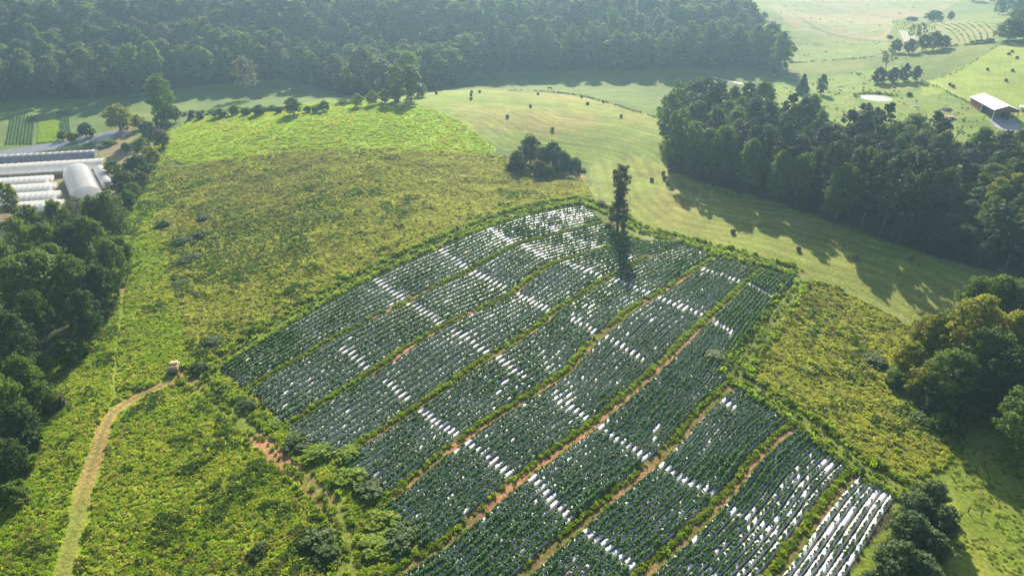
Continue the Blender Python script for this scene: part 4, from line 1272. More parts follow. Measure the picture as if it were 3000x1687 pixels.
G8 = 'trees dotted over the pond meadow'
tree('cedar_tree', P1(2348, 276), 10.5, 9, 'cone-shaped cedar between the pond and the shaded valley', 'tree', G8)
tree('round_cedar', P1(2404, 277), 10.5, 5.8, 'narrow cedar standing next to the cone-shaped one', 'tree', G8)
for x, y, h, w, lab in [(2572, 244, 8.5, 9, 'widest of four round cedars beyond the pond'), (2612, 242, 8, 7.5, 'round cedar second in the row of four beyond the pond'), (2646, 239, 9.5, 6.6, 'tallest of four round cedars beyond the pond'), (2680, 238, 8, 5.6, 'round cedar standing off the row of four')]:
    tree('round_cedar', P1(x, y), h, w, lab, 'tree', G8)
tree('airy_tree', P1(2594, 206), 12, 9.5, 'open pale-limbed tree above the row of four cedars', 'tree', G8, None, 0)
for x, y, h, w, kind, leaf, lab in [(2622, 156, 8.5, 9, 'round_tree', 'dark', 'dark round tree at the head of the far thicket'), (2662, 157, 8.5, 9, 'round_tree', 'dark', 'dark tree inside the far thicket'), (2700, 150, 10, 9, 'round_tree', 'wood', 'hazy tree in the middle of the far thicket'),
                              (2732, 147, 11, 11, 'round_tree', 'wood', 'tallest hazy tree of the far thicket'), (2762, 142, 7.5, 9, 'round_tree', 'dark', 'dark tree ending the far thicket'), (2690, 128, 13, 8, 'airy_tree', 'tan', 'wispy brown tree rising from the far thicket'), (2665, 118, 10, 5, 'airy_tree', 'lime', 'wispy light tree beside the mulch rows of the far field'),
                              (2671, 62, 3.5, 12, 'shrub', 'dark', 'flat bush on the far field edge'), (2733, 64, 8.5, 17, 'round_tree', 'dark', 'wide domed tree behind the far field'), (2783, 60, 7, 7, 'round_tree', 'wood', 'small round tree between the dome and far wood'),
                              (2952, 122, 13, 17, 'broadleaf_tree', 'dark', 'big dark tree over the far fence, nearer of two'), (2998, 120, 12, 15, 'broadleaf_tree', 'dark', 'big dark tree over the far fence on the frame edge'), (2238, 55, 5, 7, 'shrub', 'wood', 'hazy bush on the far green hillside'),
                              (2663, 282, 2.0, 4, 'shrub', 'dark', 'small round bush beside the pond'), (2606, 114, 2.5, 5, 'shrub', 'wood', 'hazy low bush on the far farm lane'), (2620, 258, 1.0, 2, 'shrub', 'dark', 'tiny bush under the row of cedars'), (2320, 184, 1.2, 5, 'shrub', 'wood', 'low bush near the tip of the wood shadow'), (2990, 405, 3, 6, 'shrub', 'lime', 'green bush below the gravel drive'),
                              (2870, 127, 2.2, 7, 'shrub', 'dark', 'hedge bush on the far fence line'), (2900, 124, 2.4, 7, 'shrub', 'dark', 'second hedge bush on the far fence line'), (2848, 129, 2.0, 4, 'shrub', 'dark', 'small hedge bush on the far fence line')]:
    tree(kind, P1(x, y), h, w, lab, 'bush' if kind == 'shrub' else 'tree', G8, leaf)
for k in range(34):
    for _ in range(50):
        x, y = R.uniform(2780, 3060), R.uniform(-40, 92)
        if y < 20 + (x - 2780) * .36 and y > -45 + (x - 2780) * .05: break
    tree('wood_tree', P1(x, max(y, -60)), R.uniform(9, 14), R.uniform(10, 14), 'hazy grey-green tree of the distant wood behind the far field', 'tree', 'trees of the distant far wood', 'wood')

# ------------------------------------------------------------------ the wood on the ridge
fq = []
lo, hi = np.array([-520, 330]), np.array([330, 720])
FP = Z['forest']
cand = R.uniform(lo, hi, (60000, 2))
cand = cand[inpoly(cand[:, 0], cand[:, 1], FP)]
cell = {}
for q in cand:
    c = (int(q[0] // 9.5), int(q[1] // 9.5))
    if all(np.hypot(*(q - o)) > 10.4 for dx in (-1, 0, 1) for dy in (-1, 0, 1) for o in cell.get((c[0] + dx, c[1] + dy), ())):
        cell.setdefault(c, []).append(q); fq.append(q)
fq = np.array(fq)
fp = onground(fq)
hh = R.uniform(17, 26, len(fp))
tops = fp.copy(); tops[:, 2] += hh
v, px, py = inview(tops, 120)
v &= py > -60
fp, hh, px, py = fp[v], hh[v], px[v], py[v]
d = np.linalg.norm(fp - CAM, axis=1)
edge_d = dline(fp[:, 0], fp[:, 1], FP[1:20])[0]
hh = hh * np.where(edge_d < 14, 1.12, 1.0)
order = np.argsort(d)
n_ind = 300
REG = [(-999, 420, 'behind the shaded vegetable rows'), (420, 860, 'behind the lone browning tree'), (860, 1420, 'on the spur behind the crest bushes'), (1420, 1900, 'above the cattle pasture'), (1900, 9999, 'by the creek at the wood tip')]
for i in order[:n_ind]:
    reg = [r[2] for r in REG if r[0] <= px[i] < r[1]][0]
    front = edge_d[i] < 14
    lf = ['wood', 'wood', 'oak', 'dark', 'wood', 'wood', 'oak', 'lime', 'wood', 'tan'][R.integers(10) if R.random() < .6 else 0]
    if front and R.random() < .12: lf = 'lime'
    tree('wood_tree', fp[i], hh[i], R.uniform(14, 20), ('tree on the front edge of the hazy wood, ' if front else 'tree up the slope of the hazy wood, ') + reg, 'tree', ('front edge trees of the ridge wood, ' if front else 'slope trees of the ridge wood, ') + reg, lf)
r = order[n_ind:]
scatter('ridge_forest', ['wood'], fp[r], np.zeros(len(r), int), np.c_[R.uniform(1.0, 1.4, len(r)), R.uniform(1.0, 1.4, len(r)), hh[r] / 21], R.uniform(0, 6.28, len(r)), 'hazy bluish forest covering the ridge above', 'forest')
print('forest', len(fp))
# ------------------------------------------------------------------ water, gravel, sheeting
def watermat():
    m, nt, out = newmat('pond_water')
    L = nt.links.new
    p = N(nt, 'BsdfPrincipled', Roughness=.36)
    p.inputs['Base Color'].default_value = (.30, .30, .25, 1)
    p.inputs['Specular IOR Level'].default_value = .9
    nz = N(nt, 'TexNoise', Scale=2.0, Detail=2.0)
    geo = N(nt, 'NewGeometry'); L(geo.outputs['Position'], nz.inputs['Vector'])
    b = N(nt, 'Bump', Strength=.25, Distance=.05); L(nz.outputs['Fac'], b.inputs['Height']); L(b.outputs[0], p.inputs['Normal'])
    L(p.outputs[0], out.inputs[0])
    return m


WATER = watermat()
MUDW = plain('muddy_water', (.36, .25, .17), (.28, .20, .14), .75, .08, .8, bump=.3, bscale=4)
for (x, y, rx, ry, z), nm in zip(PONDS, ('pond_water', 'mud_pool_water', 'grove_pool_water')):
    a = np.linspace(0, 2 * np.pi, 49)[:-1]
    V = [(x, y, z)] + [(x + rx * 1.12 * math.cos(t), y + ry * 1.12 * math.sin(t), z) for t in a]
    me = bpy.data.meshes.new(nm); me.from_pydata(V, [], [(0, 1 + i, 1 + (i + 1) % 48) for i in range(48)]); me.materials.append(WATER if nm == 'pond_water' else MUDW)
    tag(link(nm, me), kind='structure')
draped('creek_water', ribbon(W([(2085, 226), (2120, 234), (2150, 241), (2185, 248)])[:, :2], 1, [-1.3, 1.3], [0, 0])[0][[0, 2, 4, 6, 7, 5, 3, 1]], WATER, .5, .06, kind='structure', rough=.4)
GRAVEL = plain('gravel', (.30, .31, .33), (.22, .23, .25), .9, .2, .8, bump=.3)
draped('gravel_drive', W([(2898, 352), (2950, 343), (2975, 352), (2990, 375), (3010, 388), (3120, 405), (3120, 425), (3000, 396), (2950, 386), (2915, 372)]), GRAVEL, .5, .05, kind='structure', rough=.5)
SHEET = plain('black_plastic_sheet', (.10, .105, .125), (.17, .175, .20), .35, .5, .35, bump=.5, bscale=3)
o = draped('plastic_sheeting', W([(-60, 455), (0, 443), (80, 430), (166, 415), (276, 397), (340, 381), (378, 384), (384, 395), (330, 407), (276, 417), (138, 440), (0, 465), (-60, 474)]), SHEET, .5, .06, 'long dark plastic sheet laid flat beyond the greenhouses', 'plastic sheet', rough=.2)
MUD = plain('red_mud', (.42, .27, .18), (.5, .38, .28), .8, .3, .6, bump=.4)

# ------------------------------------------------------------------ vegetable rows by the shaded valley
vp, vs, vk = [], [], []


def vegrow(a, b, s, sp=.55, k=0, wob=.08):
    L = resample(W([a, b]), step=sp)
    q = L + R.normal(size=L.shape) * wob
    vp.append(q); vs.append(np.full(len(q), s) * R.uniform(.8, 1.2, len(q))); vk.append(np.full(len(q), k))


for i in range(8):
    vegrow((20 + 10.3 * i, 424), (34 + 9.6 * i, 342), .8, .55, 1)
for i in range(5):
    vegrow((178 + 7.2 * i, 392), (167 + 7.4 * i, 328), .62, .5, 1)
for i in range(9):
    vegrow((114 + 7 * i, 420 - i * .6), (118 + 6.3 * i, 361 - i * .6), 1.0, .6, 0, .3)
for i in range(42):
    x = 2 + i * 6.5
    vegrow((x, 484 - i * 1.18), (x - 3, 470 - i * 1.17), .75, .5, 1)
vp, vs, vk = np.concatenate(vp), np.concatenate(vs), np.concatenate(vk)
scatter('vegetable_rows_foliage', ['green', 'crop'], onground(vp), vk, np.where(vk == 1, vs * 1.15, vs * .7), R.uniform(0, 6.28, len(vp)), 'green vegetable plants in short rows between the greenhouses and the shaded valley', 'vegetable plants')

# ------------------------------------------------------------------ greenhouses
FILM = plain('greenhouse_film', (.93, .93, .93), (.88, .88, .89), .35, .5, .5, trans=.6)
SHADE = plain('shade_cloth', (.26, .25, .27), (.20, .19, .22), .8, .2, .5)
STEEL = plain('galvanised_steel', (.42, .43, .44), None, .45, .5, metal=.6)
WOODB = plain('baseboard', (.32, .26, .20), None, .85, .2)
HOOPM = plain('hoop_pipe', (.72, .73, .74), None, .5, .4)
CURT = plain('side_curtain', (.45, .40, .38), (.34, .30, .28), .7, .2, .7, trans=.2)


def tunnel(p0, p1, width, height, label, film=FILM, side=0.0, hoops=2.0, name='greenhouse', rise=1.0, group='white plastic greenhouses'):
    p0, p1 = np.array(p0), np.array(p1)
    d = p1[:2] - p0[:2]
    Ln = float(np.hypot(*d))
    rz = math.atan2(d[1], d[0])
    pts_ = [p0[:2] + d * t + np.array([-d[1], d[0]]) / Ln * s for t in (0, .5, 1) for s in (-width / 2, width / 2)]
    zz = [float(H(*q)) for q in pts_]
    z = float(np.mean(zz))
    root = empty(name, (p0[0], p0[1], z), label, 'greenhouse', group, rz)
    n = 20
    a = np.linspace(math.pi, 0, n + 1)
    prof = [(width / 2 * math.cos(t), side + (height - side) * math.sin(t) ** .9) for t in a]
    xsn = max(2, int(round(Ln / (hoops / 4))))
    V, Fc = [], []
    for k in range(xsn + 1):
        x = Ln * k / xsn
        sag = 1 - .014 * (k % 4 != 0) - .006 * (k % 4 == 2)
        for y, zz_ in prof:
            V.append((x, y * sag, side + (zz_ - side) * sag))
    m1 = n + 1
    for k in range(xsn):
        for i in range(n):
            Fc.append((k * m1 + i, (k + 1) * m1 + i, (k + 1) * m1 + i + 1, k * m1 + i + 1))
    c = link('cover', mesh_np('cover', V, Fc, film, True), root)
    mb = MB()
    for k in range(int(Ln / hoops) + 1):
        x = k * hoops
        mb.tube([(x, y * 1.008, (-.4 if i in (0, n) else zz_ * 1.006)) for i, (y, zz_) in enumerate(prof)], .055, 5, False)
    mb.obj('hoop_frame', HOOPM if film is FILM else STEEL, root)
    for x in (.03, Ln - .03):
        w = MB()
        w.prism([(y * .985, zz_ * .985) for y, zz_ in prof] + [(width / 2 * .985, -.5), (-width / 2 * .985, -.5)], 0, .05)
        o = w.obj('end_wall', film if side < 1 else CURT, root, rz=math.pi / 2)
        o.location = (x + (.025 if x < 1 else .025), 0, 0)
        dd = MB(); dd.box((x + (-.06 if x < 1 else .06), 0, .95), (.06, 2.0, 2.1)); q = dd.obj('door', CURT, root)
        hb = MB(); hb.box((x + (-.11 if x < 1 else .11), .7, 1.0), (.05, .06, .2)); h = hb.obj('handle', STEEL, q)
    for s in (-1, 1):
        b = MB(); b.box((Ln / 2, s * (width / 2 + .03), -.05), (Ln, .05, .7)); b.obj('baseboard', WOODB, root)
        if side > 1:
            b = MB(); b.box((Ln / 2, s * (width / 2 - .12), .75), (Ln - .1, .03, 1.2)); b.obj('side_curtain', CURT, root)
            r_ = MB(); r_.tube([(0, s * (width / 2 + .02), side - .05), (Ln, s * (width / 2 + .02), side - .05)], .06, 6)
            for k in range(int(Ln / (hoops * 2)) + 1): r_.box((k * hoops * 2, s * (width / 2 + .05), side / 2), (.09, .06, side + .3))
            r_.obj('side_rail', STEEL, root)
    return root


p_r = P1(300, 494); p_l = P1(20, 531)
dirv = (p_r - p_l)[:2]; dirv /= np.hypot(*dirv)
nrm = np.array([-dirv[1], dirv[0]])
c1 = p_r[:2] + nrm * 4.3
c0 = c1 - dirv * 46
tunnel([*c0, 0], [*c1, 0], 8.6, 4.4, 'longest white plastic tunnel with open sides, lying behind the big hoop house', side=1.6, hoops=2.4)
c1b = P1(277, 463)[:2] + nrm * 3.6
tunnel([*(c1b - dirv * 44), 0], [*c1b, 0], 7.2, 3.9, 'grey shade-cloth tunnel, farthest back next to the vegetable rows', film=SHADE, side=.8, hoops=2.4)
ends = [(149, 536), (160, 561), (172, 586), (184, 611)]
e0 = P1(*ends[0])[:2]; e3 = P1(*ends[3])[:2]
for k, lab in enumerate(['uppermost of the four joined low white tunnels', 'second of the four joined low white tunnels', 'third of the four joined low white tunnels', 'lowest of the four joined tunnels, half hidden by trees']):
    e = e0 + (e3 - e0) * k / 3
    tunnel([*(e - dirv * (18 if k < 3 else 14)), 0], [*e, 0], float(abs(np.dot(e3 - e0, nrm))) / 3 - .25, 3.3, lab, side=.9, hoops=1.8)
bl, br = P1(190, 524), P1(272, 514)
cb = (bl + br)[:2] / 2
fr = (P1(212, 584) + P1(296, 560))[:2] / 2
dv = (fr - cb) / np.hypot(*(fr - cb))
tunnel([*(cb + dv * 33), 0], [*cb, 0], float(np.hypot(*(br - bl)[:2])), 5.6, 'biggest bright white hoop house, broad and rounded', hoops=1.5)
sb = (P1(281, 507) + P1(307, 502))[:2] / 2
tunnel([*(sb + dv * 22), 0], [*sb, 0], 4.2, 2.9, 'narrow ribbed white hoop house beside the biggest one', hoops=1.1)

# ------------------------------------------------------------------ barn
RED = plain('red_metal_siding', (.20, .042, .04), (.16, .035, .034), .5, .4, .8)
ROOF = plain('white_metal_roof', (.66, .67, .69), (.60, .61, .64), .35, .5, .3)
DARKW = plain('barn_inside_boards', (.10, .085, .075), (.07, .06, .055), .9, .1)
WHITE = plain('white_paint', (.78, .78, .77), (.70, .70, .69), .4, .5)
HAYM = plain('stored_hay', (.22, .19, .11), (.16, .13, .08), .95, .1, 1.5, bump=.5)
a0, a1 = P1(2905, 354), P1(2840, 305)
d = (a1 - a0)[:2]; BL = float(np.hypot(*d)); rz = math.atan2(d[1], d[0]) - math.pi / 2      # local +y runs away along the barn
bz = float(min(a0[2], a1[2]))
barn = empty('pole_barn', (a0[0], a0[1], bz), 'red metal pole barn with a white roof and open front beside the gravel drive', 'barn', None, rz)
BW, EH, RH = 9.6, 4.6, 6.4
rise = float(a1[2] - a0[2])
b = MB()
b.box((.05, BL * .76, EH / 2 - .6), (.1, BL * .48, EH + 1.2))
b.box((BW - 3.2, BL * .5, EH / 2 - .6), (.1, BL - .3, EH + 1.2))
b.box((BW / 2 - 1.6, BL - .05, EH / 2 - .6), (BW - 3.4, .1, EH + 1.2))
b.obj('wall', RED, barn)
for y in (.06, BL - .12):
    g = MB(); g.prism([(-.1, EH - .9), (BW + .1, EH - .9), (BW + .1, EH + .05), (BW / 2, RH - .05), (-.1, EH + .05)], y - .05, y + .05)
    g.obj('gable', RED, barn)
r_ = MB()
r_.prism([(-.5, EH - .12), (BW / 2, RH), (BW / 2, RH + .12), (-.5, EH)], -.5, BL + .5)
for k in range(int(BL) + 1): r_.prism([(-.5, EH + .0), (BW / 2, RH + .12), (BW / 2, RH + .17), (-.5, EH + .05)], k - .03, k + .03)
r_.obj('roof', ROOF, barn)
r2 = MB()
r2.prism([(BW / 2 + .02, RH), (BW + .6, EH - .14), (BW + .6, EH - .02), (BW / 2 + .02, RH + .12)], -.5, BL + .5)
r2.obj('roof', ROOF, barn)
rc = MB(); rc.box((BW / 2, BL / 2, RH + .14), (.4, BL + 1.0, .08)); rc.obj('ridge_cap', ROOF, barn)
for x in (.06, BW - .1):
    for k in range(7):
        y = .1 + (BL - .2) * k / 6
        if x < 1 and k not in (0, 3, 6): continue
        p = MB(); p.box((x, y, EH / 2 - .7), (.22, .22, EH + 1.4)); p.obj('post', WHITE if x < 1 else WOODB, barn)
i_ = MB(); i_.box((BW - 3.4, BL * .5, EH / 2 - .6), (.06, BL - .6, EH + 1)); i_.box((BW * .3, BL * .52, 1.0), (BW * .5, .2, 3)); i_.obj('inner_partition', DARKW, barn)
f_ = MB(); f_.box((BW / 2 - 1.2, BL / 2, -.55), (BW - 3, BL - .4, 1.4)); f_.obj('floor_slab', GRAVEL, barn)
for k in range(5):
    for h in range(2):
        hb = MB(); hb.tube([(2.2, 3.5 + k * 1.9, .9 + h * 1.5), (4.4, 3.5 + k * 1.9, .9 + h * 1.5)], .74, 14)
        o = hb.obj('stored_bale', HAYM)
        o.location = barn.location; o.rotation_euler = barn.rotation_euler
        tag(o, '%s round bale stored inside the open red barn, %s layer' % (ORD[k], ['bottom', 'top'][h]), 'hay bale', 'bales stored in the barn')


# ------------------------------------------------------------------ vehicles and implements
TYRE = plain('tyre_rubber', (.02, .02, .02), None, .85, .2)
GLASS = plain('dark_glass', (.02, .025, .03), None, .08, .7)
CREAM = plain('cream_paint', (.58, .45, .27), (.50, .38, .22), .4, .5)
YEL = plain('yellow_crate', (.70, .46, .06), (.60, .38, .05), .5, .4)
CRATE = plain('pale_crate', (.66, .48, .28), (.58, .42, .24), .6, .3)
DARKM = plain('dark_metal', (.05, .05, .055), None, .5, .4)
LAMP = plain('tail_lamp', (.35, .02, .02), None, .3, .5)
SILV = plain('silver_paint', (.42, .43, .45), (.38, .39, .41), .3, .6, metal=.3)


def wheel(parent, x, y, r, w, nm='wheel'):
    t = MB(); t.tube([(x - w / 2, y, r), (x + w / 2, y, r)], r, 18)
    o = t.obj(nm, TYRE, parent)
    s = 1 if x > 0 else -1
    q = MB(); q.tube([(x + s * w * .35, y, r), (x + s * w * .53, y, r)], r * .55, 14); q.obj('rim', STEEL, o)


TS = (.9, .60, .86)
tp = P1(512, 1086)
trk = empty('farm_truck', tp, 'small cream flatbed farm truck parked on the track at the corner of the crop', 'truck', None, math.radians(13))
trk.scale = TS
b = MB()      # cab with sloping windscreen, local +y is forward
b.prism([(-.98, .55), (.98, .55), (.98, 1.2), (.86, 2.05), (-.86, 2.05), (-.98, 1.2)], 1.15, 2.55)
b.obj('cab', CREAM, trk, bevel=.05)
b = MB(); b.prism([(-.95, .5), (.95, .5), (.95, 1.12), (.8, 1.2), (-.8, 1.2), (-.95, 1.12)], 2.56, 3.6); b.obj('bonnet', CREAM, trk, bevel=.06)
b = MB(); b.box((0, 2.575, 1.62), (1.6, .04, .6), rx=.12); b.obj('windscreen', GLASS, trk)
b = MB(); b.box((0, 1.125, 1.62), (1.45, .03, .5)); b.obj('rear_window', GLASS, trk)
for s in (-1, 1):
    b = MB(); b.box((s * .945, 1.85, 1.58), (.03, .95, .5), ry=-s * .14); b.obj('side_window', GLASS, trk)
    b = MB(); b.box((s * 1.12, 2.35, 1.5), (.1, .16, .26)); b.obj('mirror', DARKM, trk)
    b = MB(); b.box((s * .72, 3.62, .85), (.3, .05, .2)); b.obj('headlight', WHITE, trk)
    b = MB(); b.box((s * .9, -2.33, .88), (.24, .05, .14)); b.obj('tail_light', LAMP, trk)
b = MB(); b.box((0, -.62, .96), (2.15, 3.4, .12)); b.box((0, -.6, .75), (.8, 3.4, .3)); b.obj('flatbed', WOODB, trk)
b = MB()
for k in range(4): b.box((0, -2.27, 1.12 + k * .24), (2.1, .06, .12))
for s in (-1, -.35, .35, 1): b.box((s * 1.0, -2.22, 1.45), (.08, .06, .95))
b.obj('tailgate', WOODB, trk)
b = MB()
for s in (-1, 1):
    for k in range(3): b.box((s * 1.05, -.6, 1.15 + k * .24), (.05, 3.3, .12))
b.obj('side_rack', WOODB, trk)
b = MB(); b.box((0, -2.42, .62), (2.0, .12, .16)); b.obj('rear_bumper', STEEL, trk)
for x in (-.95, .95):
    for y in (-1.3, 2.75): wheel(trk, x, y, .42, .26)
k = 0
for y, m, lab in ((.45, CRATE, 'pale'), (-.35, YEL, 'yellow'), (-1.15, CRATE, 'pale')):
    for x in (-.52, .52):
        for h in range(2 if y < 0.4 else 3):
            b = MB()
            b.box((0, 0, .03), (.92, .7, .05))
            for sx in (-1, 1): b.box((sx * .44, 0, .24), (.045, .7, .4))
            for sy in (-1, 1): b.box((0, sy * .33, .24), (.83, .045, .4))
            b.box((0, 0, .36), (.8, .6, .04))
            c_, s_ = math.cos(math.radians(13)), math.sin(math.radians(13))
            o = b.obj('harvest_crate', m, None, loc=(tp[0] + x * TS[0] * c_ - y * TS[1] * s_, tp[1] + x * TS[0] * s_ + y * TS[1] * c_, tp[2] + (1.03 + h * .46) * TS[2]), rz=math.radians(13))
            o.scale = TS
            tag(o, '%s harvest crate on the truck, %s stack toward the %s, %s layer' % (lab, ['near-side', 'far-side'][x > 0], {.45: 'cab', -.35: 'middle', -1.15: 'tailgate'}[y], ORD[h]), 'crate', 'harvest crates on the farm truck')


def pickup(p, rz, paint, label):
    root = empty('pickup_truck', p, label, 'pickup truck', None, rz)
    b = MB(); b.prism([(-2.7, .45), (2.75, .45), (2.75, .95), (1.2, 1.1), (-2.7, 1.1)], -.95, .95); b.obj('body', paint, root, bevel=.05)
    b = MB(); b.prism([(-.75, 1.1), (1.25, 1.1), (.6, 1.75), (-.6, 1.78)], -.85, .85); b.obj('cab', paint, root, bevel=.05)
    b = MB(); b.prism([(1.22, 1.16), (1.28, 1.16), (.68, 1.7), (.62, 1.7)], -.75, .75); b.obj('windscreen', GLASS, root)
    for s in (-1, 1):
        b = MB(); b.prism([(-.6, 1.16), (1.02, 1.16), (.55, 1.68), (-.5, 1.7)], s * .87 - .01, s * .87 + .01); b.obj('side_window', GLASS, root)
        b = MB(); b.box((-1.75, s * .9, 1.16), (1.9, .1, .12)); b.obj('bed_rail', paint, root)
    b = MB(); b.box((-1.75, 0, 1.11), (1.8, 1.55, .03)); b.obj('cargo_bed', DARKM, root)
    for x in (-1.7, 1.75):
        for s in (-1, 1):
            t = MB(); t.tube([(x, s * .98 - .12, .38), (x, s * .98 + .05, .38)], .38, 16); o = t.obj('wheel', TYRE, root)
            t = MB(); t.tube([(x, s * 1.0 + s * .02, .38), (x, s * 1.0 + s * .05, .38)], .22, 12); t.obj('rim', STEEL, o)
    return root


pickup(P1(303, 431), math.radians(8), SILV, 'silver pickup truck parked at the end of the grey tunnel')
# machine behind the barn: white trailer with a boom
q = P1(2992, 322)
tr = empty('farm_trailer', q, 'white farm trailer half hidden beyond the barn', 'trailer', None, 1.1)
b = MB(); b.box((0, 0, 1.2), (3.6, 1.7, .9)); b.obj('body', WHITE, tr, bevel=.08)
b = MB(); b.tube([(1.8, 0, .7), (3.4, 0, .5)], .07); b.obj('drawbar', DARKM, tr)
for y in (-.9, .9):
    t = MB(); t.tube([(-.3, y - .1, .4), (-.3, y + .1, .4)], .4, 14); t.obj('wheel', TYRE, tr)
# red hay wagon
q = P1(2775, 348)
wg = empty('hay_wagon', q, 'red hay wagon with a pale front rail standing in the meadow', 'wagon', None, math.radians(-6))
REDP = plain('faded_red_paint', (.42, .10, .10), (.34, .09, .09), .5, .4)
b = MB(); b.box((0, 0, 1.05), (6.0, 2.3, .14)); b.box((0, .35, .85), (5.6, .2, .25)); b.box((0, -.35, .85), (5.6, .2, .25)); b.obj('deck', REDP, wg)
b = MB(); b.box((0, -1.2, 1.05), (5.4, .1, .3)); b.obj('front_rail', WHITE, wg)
b = MB()
for x in (-3, 3):
    for z in (1.4, 1.75, 2.1): b.box((x, 0, z), (.07, 2.2, .12))
    for y in (-1, 1): b.box((x, y, 1.6), (.09, .09, 1.2))
b.obj('end_rack', REDP, wg)
for x in (-2, 2):
    for y in (-.95, .95):
        t = MB(); t.tube([(x, y - .12, .42), (x, y + .12, .42)], .42, 14); t.obj('wheel', TYRE, wg)
# heap of scrap beside it
q = P1(2774, 323)
SCR = plain('scrap_grey', (.34, .33, .32), (.20, .19, .19), .8, .2)
b = MB()
b.box((0, 0, .12), (4.2, 2.6, .3))
for k in range(46):
    a = R.uniform(0, 6.28); rr = min(1.3, abs(R.normal()) * 1.0)
    b.box((rr * math.cos(a) * 1.5, rr * math.sin(a), .2 + max(0, 1.0 - rr * .4) * R.uniform(.2, 1.0)), R.uniform(.15, 1.3, 3) * np.array([1.4, .4, .35]), R.uniform(0, 3.1), R.uniform(-.5, .5), R.uniform(-.4, .4))
tag(b.obj('scrap_heap', SCR, None, loc=q), 'grey heap of old boards and scrap behind the red wagon', 'scrap heap')
# stones by the meadow lane
for x, y, s in ((2461, 253, 1.2), (2470, 255, .9), (2455, 256, .7), (2680, 312, 1.0), (2690, 313, .8)):
    me = bpy.data.meshes.new('rock'); bm = bmesh.new(); bmesh.ops.create_icosphere(bm, subdivisions=2, radius=s)
    for v in bm.verts: v.co *= 1 + .25 * (vnoise(v.co.x * 3 + x, v.co.y * 3 + v.co.z * 2, 1.0, 5) - .5); v.co.z *= .45
    bm.to_mesh(me); bm.free(); me.materials.append(plain('pale_rock', (.45, .42, .38), (.36, .33, .30), .9, .2, 2))
    tag(link('rock', me, None, P1(x, y)), 'pale flat rock in the grass %s' % ('near the narrow cedar' if x < 2500 else 'below the small round pond bush'), 'rock', 'pale rocks in the pond meadow' if x < 2500 else 'pale rocks near the pond bush')

# ------------------------------------------------------------------ hay bales
BALE = plain('round_bale_hay', (.17, .125, .08), (.11, .08, .055), .95, .1, 1.6, bump=.8, bscale=9)
BEND = plain('bale_end_hay', (.21, .16, .10), (.13, .10, .07), .95, .1, 2.5, bump=.8, bscale=12)
bm_ = MB(); n = 28
ring = [(math.cos(2 * math.pi * k / n), math.sin(2 * math.pi * k / n)) for k in range(n)]
prof = [(-.66, .70), (-.60, .79), (-.3, .82), (0, .83), (.3, .82), (.60, .79), (.66, .70)]
V = [(x, r * c * (1 + .02 * math.sin(5 * k + 3 * x)), .80 + r * s * (.97 if s < 0 else 1)) for x, r in prof for k, (c, s) in enumerate(ring)]
bm_.add(V, [(i * n + k, i * n + (k + 1) % n, (i + 1) * n + (k + 1) % n, (i + 1) * n + k) for i in range(len(prof) - 1) for k in range(n)])
ROLL = bm_.mesh('roll', BALE, True)
ends_ = MB()
for s, i0 in ((-1, 0), (1, len(prof) - 1)):
    for r0, r1, xo in ((0, .18, .02), (.18, .36, -.005), (.36, .54, .015), (.54, .72, 0)):
        vv = [(s * (.665 + xo), r * c, .80 + r * sn) for r in (r0, r1) for c, sn in ring]
        ends_.add(vv, [(k, (k + 1) % n, n + (k + 1) % n, n + k) for k in range(n)])
ENDM = ends_.mesh('end_face', BEND)
zb = lambda ox, oy, x, y: (ox + x / 2.415, oy + y / 2.415 + 3)
